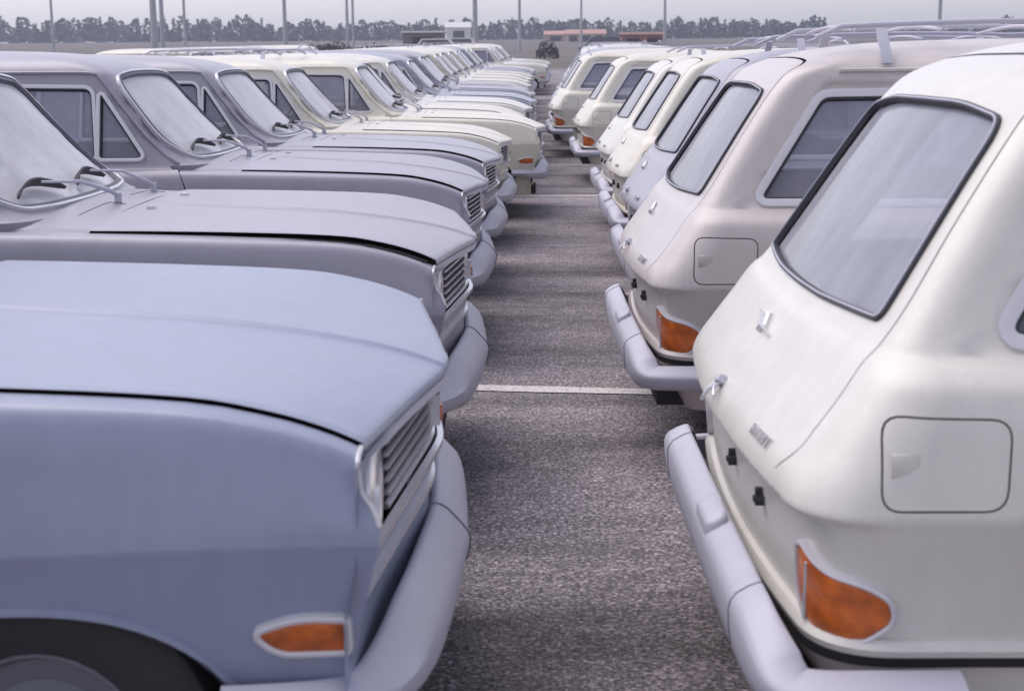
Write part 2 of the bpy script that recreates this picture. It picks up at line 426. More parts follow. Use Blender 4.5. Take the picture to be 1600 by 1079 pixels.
# ------------------------------------------------------------------ the estate car: surfaces
# car space: x = u (front bumper tip at 0, rear at about -4.18), y = left, z = up
T_ = [-3, -2, -1, -.25, 0, .25, 1, 2, 2.5, 3, 3.5, 4, 5, 5.5, 6, 7, 8, 9]
zT = Pchip(T_, [.20, .36, .50, .592, .614, .636, .708, .775, .811, .837, .853, .885, 1.23, 1.283, 1.317, 1.353, 1.378, 1.388])
WT = Pchip(T_, [.690, .732, .760, .7815, .786, .783, .771, .758, .746, .718, .688, .665, .568, .552, .520, .42, .26, .004])
UcT = Pchip(T_, [-3.97, -4.04, -4.055, -4.066, -4.100, -4.095, -4.050, -4.003, -3.980, -3.963, -3.948, -3.925, -3.700, -3.650, -3.58, -3.44, -3.2, -2.85])
bRT = Pchip(T_, [.04, .045, .05, .05, .05, .05, .05, .05, .05, .05, .05, .05, .05, .05, .05, .05, .03, .0005])
rRT = Pchip(T_, [.09, .11, .12, .12, .13, .13, .13, .125, .12, .105, .085, .07, .07, .09, .13, .16, .12, .001])
uA4 = Pchip([-3, -1, 0, 1, 2, 3, 4], [-1.30, -1.29, -1.29, -1.305, -1.33, -1.36, -1.405])
TF = [4, 5, 5.5, 6, 7, 8, 9]
UfT = Pchip(TF, [-1.235, -1.60, -1.652, -1.715, -1.86, -2.1, -2.5])
bFT = Pchip(TF, [.05, .045, .045, .05, .05, .04, .0005])
rFT = Pchip(TF, [.12, .085, .08, .09, .1, .1, .001])
PH = (0., 1., 1.25, 4.25, 4.6, 5.6)
def taper(u): return .02 * sm((-3.0 - u) / 1.1)
# shallow pressed recess round the rear side window
REC = [(-2.60, .848), (-2.60, 1.246), (-3.49, 1.246), (-3.79, .848)]
def recess(u, z):
    if u > -2.4 or z < .8 or z > 1.29: return -1.
    # distance inside the slanted quad
    d = 9.
    n = len(REC)
    for i in range(n):
        a, b_ = REC[i], REC[(i + 1) % n]
        ex, ez = b_[0] - a[0], b_[1] - a[1]; l = math.hypot(ex, ez)
        d = min(d, ((u - a[0]) * ez - (z - a[1]) * ex) / l * -1)
    return d
def shell(ph, t):
    z = zT(t); W = WT(t)
    Wr = W - .02 * min(1., W / .3); bow = bRT(t); r = rRT(t); Uc = UcT(t)
    if t >= 3.995: Uf = UfT(t); bf = bFT(t); rf = rFT(t); ua = Uf - bf - rf
    else: ua = uA4(t); Uf = ua + .17; bf = .05; rf = .12
    ud = Uc + bow + r
    if t < 3.995 and ph < PH[3]: ph = max(ph, 1.2)
    if ph <= PH[1]:
        s = ph * (W - rf); return Vector((Uf - bf * (s / W) ** 2, s, z))
    if ph <= PH[2] and t >= 3.995:
        k = (ph - 1) / .25; s0 = W - rf
        p0 = Vector((Uf - bf * (s0 / W) ** 2, s0)); p1 = Vector((Uf - bf, W)); p2 = Vector((ua, W))
        p = p0 * (1 - k) ** 2 + p1 * 2 * k * (1 - k) + p2 * k * k; return Vector((p.x, p.y, z))
    if ph <= PH[3]:
        k = (ph - PH[2]) / (PH[3] - PH[2]); u = lerp(ua, ud, k)
        s = W - .02 * sm((k - .6) / .4) * min(1., W / .3)
        if 0 < t < 4: z += .030 * (1 - sm((-1.35 - u) / 1.4)) * sm(t / 2) * (1 - sm(t - 3))
        q = recess(u, z)
        if q > -.02: s -= .010 * sm((q + .01) / .022)
        return Vector((u, s, z))
    s0 = Wr - r
    if ph <= PH[4]:
        k = (ph - PH[3]) / (PH[4] - PH[3])
        p0 = Vector((ud, Wr)); p1 = Vector((Uc + bow, Wr)); p2 = Vector((Uc + bow * (s0 / Wr) ** 2, s0))
        p = p0 * (1 - k) ** 2 + p1 * 2 * k * (1 - k) + p2 * k * k; return Vector((p.x, p.y, z))
    s = (PH[5] - ph) / (PH[5] - PH[4]) * s0
    return Vector((Uc + bow * (s / Wr) ** 2 if Wr > .001 else Uc, s, z))
_tz = [-3 + 12 * i / 3000 for i in range(3001)]
_zz = [zT(t) for t in _tz]; _zf = [zT(t) + (.030 * sm(t / 2) * (1 - sm(t - 3)) if 0 < t < 4 else 0) for t in _tz]
def _inv(tab, z):
    i = max(1, min(3000, bisect.bisect_left(tab, z))); return _tz[i - 1] + (_tz[i] - _tz[i - 1]) * max(0., min(1., (z - tab[i - 1]) / (tab[i] - tab[i - 1])))
def t_of_z(z): return _inv(_zz, z)
def t_of_z_front(z): return _inv(_zf, z)
def bis(f, a, b_, target):          # f decreasing on [a,b]
    for _ in range(40):
        m = (a + b_) / 2
        if f(m) > target: a = m
        else: b_ = m
    return (a + b_) / 2
def inv_side(u, z):
    t = t_of_z(z); return (bis(lambda p: shell(p, t).x, PH[1], PH[4], u), t)
def inv_rear(s, z):
    t = t_of_z(z)
    if s < 0:                       # continue past the centre line (the mirror half takes over)
        q = bis(lambda p: shell(p, t).y, PH[4], PH[5], -s); return (2 * PH[5] - q, t)
    return (bis(lambda p: shell(p, t).y, PH[3], PH[5], s), t)
def inv_front(s, z):
    t = t_of_z(z)
    return (bis(lambda p: -shell(p, t).y, PH[0], PH[2], -s) if s >= 0 else -bis(lambda p: -shell(p, t).y, PH[0], PH[2], s), t)
def shell_normal(ph, t):
    e = 1e-3; n = (shell(ph + e, t) - shell(ph - e, t)).cross(shell(ph, t + e) - shell(ph, t - e))
    n.normalize(); return n
def arch(uc, zc, hw, hh, n=28, p=2.3):
    out = []
    for i in range(n + 1):
        x = -1 + 2 * i / n; x = math.sin(x * math.pi / 2)
        out.append((uc + hw * x, zc + hh * (1 - abs(x) ** p) ** (1 / p)))
    return out
WF_U, WR_U, W_Z, W_RAD = -.63, -3.046, .285, .285

P = []          # prototype parts: (object, parent object or None)
def part(o, parent=None):
    if parent is not None: o.parent = parent
    P.append(o); return o
def from_reg(name, d, mat, parent=None): return part(mesh_obj(name, d[0], d[1], mat, None, True, d[2]), parent)

# --- grids
gp = []
phs = [i / 14 for i in range(15)] + [1 + .25 * i / 5 for i in range(1, 6)] + [1.25 + 3 * i / 70 for i in range(1, 71)] + [4.25 + .35 * i / 14 for i in range(1, 15)] + [4.6 + i / 18 for i in range(1, 19)]
ts = [-2.6, -2.2, -1.7, -1.2, -.8, -.5, -.35, -.25, -.18, -.12, -.06, 0, .06, .12, .2, .35, .6, .85, 1.1, 1.35, 1.6, 1.8, 2., 2.15, 2.3, 2.42, 2.55, 2.68, 2.8, 2.92, 3.04, 3.16, 3.3, 3.45, 3.6, 3.75, 3.9, 4.05, 4.3, 4.6, 4.9, 5.1, 5.3, 5.45, 5.6, 5.75, 5.9, 6.05, 6.25, 6.5, 6.75, 7, 7.3, 7.6, 7.9, 8.2, 8.5, 8.8]
for k, p in enumerate(phs):
    for j, t in enumerate(ts):
        if p <= 1.25 and t < 4.02: continue
        gp.append((p + (.004 if j % 2 else 0) * (0 < p < 5.6), t))
E0, E1 = 0., PH[5]
bound = [(E0, 4.0)] + [(i / 14, 4.0) for i in range(1, 15)] + [(1.0 + .05 * i, 4.0) for i in range(1, 6)] + [(1.25, 4 - .1 * i) for i in range(1, 70)] + [(1.25, -3.)]
bound += [(1.25 + 3 * i / 60, -3.) for i in range(1, 61)] + [(4.25 + 1.35 * i / 16, -3.) for i in range(1, 17)]
bound += [(E1, t) for t in ts] + [(E1, 8.99)] + [(E1 - E1 * i / 40, 8.99) for i in range(1, 41)] + [(E0, t) for t in ts[::-1] if t > 4.02]

def plin(xs, ys):
    def f(x):
        i = max(1, min(len(xs) - 1, bisect.bisect_left(xs, x))); return ys[i - 1] + (ys[i] - ys[i - 1]) * (x - xs[i - 1]) / (xs[i] - xs[i - 1])
    return f
phx = [0., 1., 1.25, 4.25, 4.6, 5.6]; pha = [0., .58, .68, 2.95, 3.14, 3.68]
ttx = [-3 + .1 * i for i in range(121)]; tta = [0.]
for i in range(1, 121): tta.append(tta[-1] + math.hypot(zT(ttx[i]) - zT(ttx[i - 1]), WT(ttx[i]) - WT(ttx[i - 1])) + 1e-4)
pf, pg, tf_, tg_i = plin(phx, pha), plin(pha, phx), plin(ttx, tta), plin(tta, ttx)
shell_warp = lambda a, b: (pf(a), tf_(b)); shell_unwarp = lambda a, b: (pg(a), tg_i(b))
def map_loop(pts, inv, step=.03): return [inv(*p) for p in densify(pts, step)]
WS = roundpoly([(-.2, .908), (.35, .909), (.612, .918), (.512, 1.252), (.28, 1.272), (-.2, 1.276)], [.01, .05, .10, .06, .08, .01], 7)
loop_ws = map_loop(WS, inv_front)
DW = roundpoly([(-1.735, .918), (-1.755, 1.212), (-2.40, 1.222), (-2.40, .918)], [.012, .03, .02, .012])
VW = roundpoly([(-1.525, .918), (-1.712, 1.190), (-1.712, .918)], [.02, .012, .012])
SW = roundpoly([(-2.67, .884), (-2.67, 1.205), (-3.503, 1.197), (-3.707, .884)], [.015, .015, .02, .02])
RW = roundpoly([(-.2, .880), (.20, .881), (.525, .889), (.460, 1.218), (.25, 1.240), (-.2, 1.243)], [.01, .01, .018, .040, .06, .01], 7)
loop_dw, loop_vw, loop_sw = (map_loop(q, inv_side) for q in (DW, VW, SW))
loop_rw = map_loop(RW, inv_rear)
# panel gaps
def gap_side(pts, wd=.006): return [inv_side(*p) for p in band(densify(pts, .03, False), wd)]
cuts = []
rear_arch = arch(WR_U, .262, .335, .272)
cuts.append([inv_side(u, max(z, .2001)) for u, z in rear_arch] + [(inv_side(WR_U - .335, .21)[0], -3.2), (inv_side(WR_U + .335, .21)[0], -3.2)])
door = [(-2.445, .885), (-2.447, .7), (-2.44, .45), (-2.40, .27), (-2.34, .235), (-1.40, .235)]
cuts.append(gap_side(door))
flap = roundpoly([(-3.935, .629), (-3.928, .773), (-3.730, .769), (-3.740, .629)], .028, 5)
fa, fb = ringband(densify(flap, .02), .0032)
cuts.append(([inv_side(*p) for p in fa], [inv_side(*p) for p in fb]))
# tailgate outline: up from the ledge, outside the window, over the roof edge
tg = [(.56, .645), (.60, .70), (.598, .78), (.585, .86), (.572, .93), (.545, 1.03), (.525, 1.12), (.507, 1.2), (.490, 1.26), (.475, 1.295), (.44, 1.312), (.38, 1.320), (.25, 1.3255), (.1, 1.328), (-.1, 1.328)]
tgd = densify(tg, .02, False)
TGc = Pchip(list(range(len(tg))), [a for a, _ in tg]), Pchip(list(range(len(tg))), [b for _, b in tg])
tgd = [(TGc[0](i / 6), TGc[1](i / 6)) for i in range((len(tg) - 1) * 6 + 1)]
cuts.append([inv_rear(*p) for p in band(tgd, .0034)])
tgl = [(.56, .645), (.50, .632), (.40, .628), (-.1, .628)]
reg = panel(shell, gp, bound, {'windshield': loop_ws, 'door_window': loop_dw, 'vent_window': loop_vw, 'side_window': loop_sw, 'rear_window': loop_rw}, cuts, (), shell_warp, shell_unwarp)
body = from_reg('body', mirrored(reg['body']), 'paint')
ws = from_reg('windshield', mirrored(offs(reg['windshield'], -.006)), 'windscreen')
rw = from_reg('rear_window', mirrored(offs(reg['rear_window'], -.010)), 'rearglass')
def window_frame(loop, wd, th, mat, name, parent, inv_surface=shell, shift=0., lift=0., clipcentre=False, mirror_it=False, wide_only=None):
    pts = [inv_surface(*q) for q in loop]; nn = [shell_normal(*q) for q in loop]
    if clipcentre:
        keep = [i for i, p in enumerate(pts) if p.y > -.001]
    prof = [(lift - .004, shift), (lift + th, shift + wd * .12), (lift + th, shift + wd * .88), (lift - .004, shift + wd)]
    mb = MB(); mb.sweep(pts, prof, True, nn)
    if mirror_it: mb.mirror()
    return part(mb.build(name, mat), parent)
def centre_frame(loop, inv, shellf, wd, th, mat, name, parent, shift=0., lift=0.):
    """frame round an opening that is symmetric about the car's centre line (mirrors the half loop)"""
    half = [q for q in loop]
    pts = [shellf(*q) for q in half]; nn = [shell_normal(*q) for q in half]
    k = [i for i, p in enumerate(pts) if p.y > .0]
    # rotate so the run is contiguous
    st = next(i for i in range(len(k)) if (k[i] - 1) % len(pts) not in k); k = k[st:] + k[:st]
    P1 = [pts[i] for i in k]; N1 = [nn[i] for i in k]
    P2 = [Vector((p.x, -p.y, p.z)) for p in P1[::-1]]; N2 = [Vector((p.x, -p.y, p.z)) for p in N1[::-1]]
    prof = [(lift - .004, shift), (lift + th, shift + wd * .15), (lift + th, shift + wd * .85), (lift - .004, shift + wd)]
    mb = MB(); mb.sweep(P1 + P2, prof, True, N1 + N2)
    return part(mb.build(name, mat), parent)
def shellf_front(p, t):
    if p < 0: q = shell(-p, t); return Vector((q.x, -q.y, q.z))
    return shell(p, t)
def shellf_rear(p, t):
    if p > PH[5]: q = shell(2 * PH[5] - p, t); return Vector((q.x, -q.y, q.z))
    return shell(p, t)
centre_frame(loop_ws, None, shellf_front, .022, .010, 'gasket', 'gasket', ws, -.006)
centre_frame(loop_ws, None, shellf_front, .013, .014, 'chrome', 'trim', ws, .012)
centre_frame(loop_rw, None, shellf_rear, .015, .007, 'rubber', 'gasket', rw, -.006)
centre_frame(loop_rw, None, shellf_rear, .0045, .0095, 'bumper', 'trim', rw, .000)
for side in (0, 1):
    fx = (lambda d: mir(d)) if side == 0 else (lambda d: d)     # right side (towards the camera) first
    for nm, lp, wd in (('door_window', loop_dw, .020), ('vent_window', loop_vw, .020), ('side_window', loop_sw, .032)):
        g = from_reg(nm, fx(offs(reg[nm], -.012)), 'glass')
        pts = [shell(*q) for q in lp]; nn = [shell_normal(*q) for q in lp]
        if side == 0: pts = [Vector((p.x, -p.y, p.z)) for p in pts]; nn = [Vector((p.x, -p.y, p.z)) for p in nn]
        # which way is outward in the sweep's binormal
        c = sum(pts, Vector()) / len(pts); tt = (pts[1] - pts[-1]).normalized(); bb = tt.cross(nn[0])
        sg = 1 if bb.dot(pts[0] - c) > 0 else -1
        mb = MB(); mb.sweep(pts, [(-.006, 0), (.009, sg * wd * .1), (.011, sg * wd * .5), (.009, sg * wd * .9), (-.006, sg * wd)], True, nn); part(mb.build('frame', 'bright'), g)
        mb = MB(); mb.sweep(pts, [(-.014, -sg * .008), (.004, -sg * .004), (.004, sg * .004), (-.014, sg * .004)], True, nn); part(mb.build('gasket', 'rubber'), g)
# flap thumb recess
# dark backing under the panel gaps
def ribbon(loop_or_poly, depth, name, closed=True):
    pts = [shell(*q) - shell_normal(*q) * depth for q in loop_or_poly]; return pts
def gap_back(line, inv, name, wd=.03, depth=.006):
    mb = MB()
    A = band(line, wd); n = len(A) // 2; L = A[:n]; Rr = A[n:][::-1]; base = len(mb.v)
    for a, c in zip(L, Rr):
        for q in (a, c):
            ip = inv(*q); mb.v.append(shell(*ip) - shell_normal(*ip) * depth)
    for i in range(n - 1): mb.f.append([base + 2 * i, base + 2 * i + 1, base + 2 * i + 3, base + 2 * i + 2])
    for sgn in (-1, 1):
        if name == 'flap_gap' and sgn > 0: continue
        m2_ = MB(); m2_.v = [Vector((v.x, sgn * v.y, v.z)) for v in mb.v]; m2_.f = mb.f; part(m2_.build(name, 'dark'), body)
gap_back(densify(door, .03, False), inv_side, 'door_gap')
fl = densify(flap, .02); gap_back(fl + [fl[0]], inv_side, 'flap_gap')
gap_back([q for q in tgd if q[0] > -.003], inv_rear, 'tailgate_gap')

# --- front fender
ZT_F = Pchip([-1.5, -1.0, -.63, -.379, -.255, -.179, -.128, -.09], [.868, .858, .846, .831, .807, .783, .760, .738])
def fender(a, b_):
    """a: 0 front .. 1 door gap, b: -3 bottom .. 0 crease .. 4 hood gap"""
    t0 = max(-3., min(4., b_))
    B = (0, .25, 1., 2., 2.5, 3., 4.)
    if b_ <= 0: zr_ = zT(b_)
    else:
        i = min(5, max(0, bisect.bisect_right(B, b_) - 1)); zz_ = (.614, .636, .727, .820, .847, .861, .865); zr_ = lerp(zz_[i], zz_[i + 1], (b_ - B[i]) / (B[i + 1] - B[i]))
    ur = uA4(min(4., max(-3., t_of_z_front(zr_)))) + .0045
    u0 = -.098 + (-.034 * sm(b_ / 2.5) if b_ > 0 else -.075 * (min(1., -b_ / 2.)) ** 1.2)
    u = lerp(u0, ur, a)
    zc = lerp(.641, .614, sm((u + .06) / -1.3)); nar = .014 * sm((u + .75) / .7) * (1 - sm((b_ - 2) / 1.6))
    zt = ZT_F(u)
    if b_ <= 0:
        tt = b_; W = WT(tt); z = zT(tt) + (zc - .614) * sm((b_ + 2) / 2)
        return Vector((u, W - nar, z))
    B = (0, .25, 1., 2., 2.5, 3., 4.)
    zs = (zc, zc + .022, lerp(zc, zt, .45), zt - .045, zt - .018, zt - .004, zt)
    Ws = (.786, .783, .771, .758, .747, .728, .684)
    i = min(5, max(0, bisect.bisect_right(B, b_) - 1))
    if (id(None), u, zt) != fender.key:
        fender.key = (id(None), u, zt); fender.pz = Pchip(list(B), list(zs)); fender.pw = Pchip(list(B), list(Ws))
    return Vector((u, fender.pw(b_) - nar, fender.pz(b_)))
fender.key = None
aa = [0, .012, .03, .055, .085, .12] + [.12 + .88 * i / 20 for i in range(1, 21)]
bb = [-3, -2.5, -2, -1.5, -1.1, -.75, -.45, -.3, -.18, -.1, -.04, 0, .04, .1, .18, .3, .6, 1, 1.4, 1.8, 2.05, 2.25, 2.5, 2.75, 3, 3.3, 3.65, 4]
def inv_fender(u, z):
    b0, b1 = -3., 0.
    bq = t_of_z(z)
    for _ in range(4):
        lo, hi = -.3, 1.3
        for _ in range(36):
            m = (lo + hi) / 2
            if fender(m, bq).x > u: lo = m
            else: hi = m
        bq += (z - fender(lo, bq).z) / .15
    return (lo, max(-3.3, bq))
fb_ = [(0, q) for q in bb] + [(q, 4) for q in aa[1:]] + [(1, q) for q in bb[::-1][1:]] + [(q, -3) for q in aa[::-1][1:-1]]
farch = arch(WF_U, .262, .335, .272)
fcut = [inv_fender(u, max(z, .21)) for u, z in farch]; fcut = fcut + [(fcut[-1][0], -3.3), (fcut[0][0], -3.3)]
fg = [(a + (.002 if j % 2 else 0), q) for a in aa[1:-1] for j, q in enumerate(bb[1:-1])]
fr = panel(fender, fg, fb_, {}, [fcut])['body']
FND = [from_reg('fender', mir(fr), 'paint'), from_reg('fender', fr, 'paint')]
# rolled lips of the wheel openings, chrome edge of the fender, drip rail
def lip(uc, srf, name, parent_list):
    pts = [srf(u, max(z, .23)) for u, z in arch(uc, .262, .340, .277, 40)]
    for k, sgn in enumerate((-1, 1)):
        q = [Vector((p.x, sgn * (p.y + .002), p.z)) for p in pts]
        mb = MB(); mb.tube(q, .008, 6); part(mb.build(name, 'paint'), parent_list[k])
lip(WF_U, lambda u, z: fender(*inv_fender(u, z)), 'wheel_lip', FND)
lip(WR_U, lambda u, z: shell(*inv_side(u, z)), 'wheel_lip', [body, body])
for k, sgn in enumerate((-1, 1)):
    q = [fender(0, x) for x in (.3, .6, 1, 1.4, 1.8, 2.1, 2.4, 2.7, 3, 3.4, 4)]
    q = [Vector((p.x + .001, sgn * p.y, p.z)) for p in q]
    mb = MB(); mb.tube(q, .0042, 6); part(mb.build('edge_trim', 'bright'), FND[k])
    # drip rail: up the windscreen pillar and along the roof edge
    q = [shell(1.19, 4.05 + 1.35 * i / 12) for i in range(13)] + [shell(1.25, 5.48)] + [shell(1.25 + 3 * i / 30, 5.5) for i in range(1, 30)]
    n_ = [shell_normal(1.19, 4.05 + 1.35 * i / 12) for i in range(13)] + [shell_normal(1.24, 5.48)] + [shell_normal(1.25 + 3 * i / 30, 5.5) for i in range(1, 30)]
    q = [Vector((p.x, sgn * p.y, p.z)) for p in q]; n_ = [Vector((p.x, sgn * p.y, p.z)) for p in n_]
    mb = MB(); mb.sweep(q, [(-.004, -.007), (.010, -.006), (.013, 0), (.010, .006), (-.004, .007)], False, n_); part(mb.build('drip_rail', 'paint'), body)

# --- hood
ZC_H = Pchip([-1.35, -1.1, -.852, -.524, -.279, -.16, -.095, -.036], [.897, .886, .870, .849, .817, .793, .775, .753])
def hood_front(v): return -.030 - .100 * math.sqrt((v / .676) ** 2 + .004)
def hood(a, v):
    uf = hood_front(v); ur = -1.09 - .01 * (v / .676) ** 2
    aa_ = min(a, 1.); u = lerp(ur, uf, aa_)
    zs = ZT_F(u) + .008; x = min(1., abs(v) / .676)
    z = zs + (ZC_H(u) - zs) * (1 - x ** 2.4)
    z += .0065 * (1 - sm((abs(v) - .050) / .018)) * sm((u + 1.09) / .1)
    z -= .002 * sm((x - .97) / .03)
    if a > 1:
        k = (a - 1) / .03; u += .004 * math.sin(min(1, k) * math.pi) - .012 * max(0, k - .5); z -= .026 * k
    return Vector((u, v, z))
ha = [0, .004, .02] + [.02 + .83 * i / 22 for i in range(1, 23)] + [.85 + .15 * i / 10 for i in range(1, 11)] + [1.006, 1.014, 1.022, 1.03]
hv = [0, .02, .04, .048, .054, .06, .066, .072, .09, .13, .18, .24, .3, .36, .42, .48, .54, .59, .63, .65, .66, .668, .676]
hv = [-q for q in hv[:0:-1]] + hv
hb = [(ha[0], v) for v in hv] + [(a, hv[-1]) for a in ha[1:]] + [(ha[-1], v) for v in hv[::-1][1:]] + [(a, hv[0]) for a in ha[::-1][1:-1]]
hr = panel(lambda a, v: hood(a, v), [(a, v) for a in ha[1:-1] for v in hv[1:-1]], hb, {}, [])['body']
hd = (hr[0], hr[1], hr[2])
if hr[2][0].z < 0: hd = (hr[0], [g[::-1] for g in hr[1]], [-n for n in hr[2]])
hoodo = from_reg('hood', hd, 'paint')
mb = MB(); mb.sweep([hood(1.028, v) + Vector((.002, 0, -.004)) for v in [-.672 + 1.344 * i / 40 for i in range(41)]], [(-.009, -.004), (.007, -.004), (.007, .004), (-.009, .004)], False, [(0, 0, 1)] * 41)
part(mb.build('lip_trim', 'bumper'), hoodo)
mb = MB()
mb.grid(lambda a, v: hood(a * .98, (v - .5) * 1.40) + Vector((0, 0, -.014)), 12, 10); part(mb.build('seam_shade_backing', 'dark'), hoodo)  # added dark sheet, its colour giving the shade inside the hood seam
for s in (-.20, .27):
    mb = MB(); mb.box((-1.03, s, hood(.07, s).z + .004), (.012, .016, .004)); part(mb.build('washer_nozzle', 'chrome'), hoodo)
# --- cowl between hood and windscreen
def cowl(a, v):
    x = abs(v) / .69; u = lerp(-1.096, -1.31 - .11 * x ** 3, a)
    z = lerp(lerp(ZC_H(-1.09), ZT_F(-1.09), x ** 2.4), lerp(.905, .868, x ** 2), sm(a / .7)) - .012 * sm((x - .96) / .04) - .03 * sm((x - .88) / .1) * sm((a - .45) / .4)
    return Vector((u, v, z))
cg = [(a / 12, -.69 + 1.38 * i / 24) for a in range(13) for i in range(25)]
cb_ = [(0, -.69 + 1.38 * i / 24) for i in range(25)] + [(a / 12, .69) for a in range(1, 13)] + [(1, .69 - 1.38 * i / 24) for i in range(1, 25)] + [(1 - a / 12, -.69) for a in range(1, 12)]
vent = [roundpoly([(.16, s0), (.16, s1), (.40, s1 - .02), (.40, s0 + .02)], .04) for s0, s1 in ((-.46, -.1), (.1, .46))]
cr_ = panel(cowl, [q for q in cg if .001 < q[0] < .999 and abs(q[1]) < .688], cb_, {'vent_a': vent[0], 'vent_b': vent[1]}, [])
def upn(d): return (d[0], [g[::-1] for g in d[1]], [-n for n in d[2]]) if d[2][0].z < 0 else d
cow = from_reg('cowl', upn(cr_['body']), 'paint')
mb = MB(); pl_ = [i_ / 14 for i_ in range(15)] + [1.0 + .05 * i_ for i_ in range(1, 6)]
for q_ in pl_:
    p_ = shell(q_, 4.0); k_ = sm((q_ - .9) / .3); mb.v += [p_, p_ + Vector((-.006 * k_, -.010 * k_, -.05))]
p_ = shell(1.36, 4.0); mb.v += [p_ + Vector((0, -.004, -.004)), p_ + Vector((0, -.014, -.05))]
mb.f = [[2 * i_, 2 * i_ + 1, 2 * i_ + 3, 2 * i_ + 2] for i_ in range(len(pl_))]; mb.mirror(); part(mb.build('windscreen_sill', 'paint'), cow)
for sgn in (-1, 1):
    mb = MB(); mb.box((-1.405, sgn * .655, .846), (.085, .066, .006)); part(mb.build('corner_plate', 'paint', None, False), cow)
for k in ('vent_a', 'vent_b'): from_reg('air_vent', offs(upn(cr_[k]), -.0015), 'paint', cow)
# --- front panel with the grille opening
def fpanel(s, z):
    x = abs(s) / .77
    u = -.050 - .082 * math.sqrt(x * x + .003) - .022 * sm((.62 - z) / .12) - .05 * sm((.36 - z) / .14)
    return Vector((u, s, z))
GZ0, GZ1 = .600, .738
gb = roundpoly([(-.705, GZ0), (.705, GZ0), (.690, GZ1), (-.690, GZ1)], .02)
pb = [(-.77 + 1.54 * i / 30, .22) for i in range(31)] + [(.77, .22 + .53 * i / 14) for i in range(1, 15)] + [(.77 - 1.54 * i / 30, .75) for i in range(1, 31)] + [(-.77, .75 - .53 * i / 14) for i in range(1, 14)]
pr_ = panel(fpanel, [(-.75 + 1.5 * i / 30, .23 + .5 * j / 20) for i in range(31) for j in range(21)], pb, {}, [densify(gb, .04)])['body']
def fwdn(d): return (d[0], [g[::-1] for g in d[1]], [-n for n in d[2]]) if d[2][0].x < 0 else d
fpn = from_reg('front_panel', fwdn(pr_), 'paint')
for zz in (.598, .525):
    mb = MB(); mb.sweep([fpanel(s, zz) + Vector((.004, 0, 0)) for s in [-.70 + 1.4 * i / 30 for i in range(31)]], [(-.007, -.005), (.007, -.005), (.005, .007), (-.005, .007)], False, [(0, 0, 1)] * 31); part(mb.build('trim_strip', 'chrome'), fpn)
mb = MB(); mb.box((-.185, 0, .665), (.004, .72, .085)); gr_ = part(mb.build('grille', 'dark'))
def gpt(s, z, d=.0): return fpanel(s, z) + Vector((-.012 - d, 0, 0))
for i in range(6):
    zz = .612 + .0215 * i; wd = .0065 if i not in (0, 5) else .009
    mb = MB(); mb.sweep([gpt(s, zz) for s in [-.49 + .98 * k / 16 for k in range(17)]], [(-wd * .6, -.003), (wd * .6, -.003), (wd * .4, .005), (-wd * .4, .005)], False, [(0, 0, 1)] * 17); part(mb.build('grille_bar', 'chrome'), gr_)
mb = MB()
for k in range(25):
    s = -.48 + .04 * k; c = gpt(s, .667, .012); mb.box(c, (.006, .0022, .062))
part(mb.build('grille_uprights', 'gasket'), gr_)
mb = MB(); c = gpt(0, .66, -.006); mb.box(c, (.010, .016, .030)); bd = part(mb.build('badge', 'chrome'), gr_)
mb = MB(); mb.box(c + Vector((.011, 0, -.006)), (.003, .010, .015)); part(mb.build('badge_insert', 'amber'), bd)
for sgn in (-1, 1):
    c = gpt(sgn * .592, .668, .004)
    mb = MB(); mb.lathe([(.0, .014), (.03, .013), (.05, .008), (.062, 0)], c + Vector((-.01, 0, 0)), 'x', 24); hl = part(mb.build('headlight', 'headglass'))
    mb = MB(); mb.lathe([(.058, -.002), (.060, .010), (.068, .014), (.078, .008), (.082, -.02)], c, 'x', 28); part(mb.build('chrome_ring', 'chrome'), hl)
    mb = MB(); mb.box(c + Vector((-.03, 0, .0)), (.004, .105, .07)); part(mb.build('backing', 'bumper'), hl)

# --- bumpers
def plan_sweep(path, prof_at, name, n=60):
    """path: half plan curve from the centre (y=0) outwards, mirrored; profile points are (outward, z)"""
    xs = Pchip([i for i in range(len(path))], [p[0] for p in path]); yp = Pchip([i for i in range(len(path))], [p[1] for p in path])
    K = len(path) - 1; half = []
    for i in range(n + 1):
        t = K * i / n; p = Vector((xs(t), yp(t), 0)); e = .01
        tg_ = Vector((xs(t + e) - xs(t - e), yp(t + e) - yp(t - e), 0)).normalized(); half.append((p, Vector((tg_.y, -tg_.x, 0)), i / n))
    return half
def bumper(path, prof, name, sgn, endlow=.0, n=60):
    half = plan_sweep(path, None, name, n); mb = MB(); m = None
    rows = []
    for p, nr, k in half:
        if sgn < 0: nr = -nr
        pr = prof(k); rows.append([p + nr * o + Vector((0, 0, z)) for o, z in pr])
    m = len(rows[0]); full = [[Vector((q.x, -q.y, q.z)) for q in r] for r in rows[:0:-1]] + rows
    for r in full: mb.v += r
    for i in range(len(full) - 1):
        for j in range(m - 1): mb.f.append([i * m + j, (i + 1) * m + j, (i + 1) * m + j + 1, i * m + j + 1])
    mb.f.append(list(range(m))); mb.f.append([(len(full) - 1) * m + j for j in range(m)])
    return part(mb.build(name, 'bumper', None, True, 50)), rows, half
def smooth_prof(ctrl, n=14):
    a = Pchip(list(range(len(ctrl))), [c[0] for c in ctrl]); b_ = Pchip(list(range(len(ctrl))), [c[1] for c in ctrl]); K = len(ctrl) - 1
    return [(a(K * i / n), b_(K * i / n)) for i in range(n + 1)]
FB_path = [(-.0, 0), (-.004, .12), (-.014, .32), (-.028, .5), (-.048, .62), (-.082, .73), (-.125, .785), (-.19, .806), (-.335, .812)]
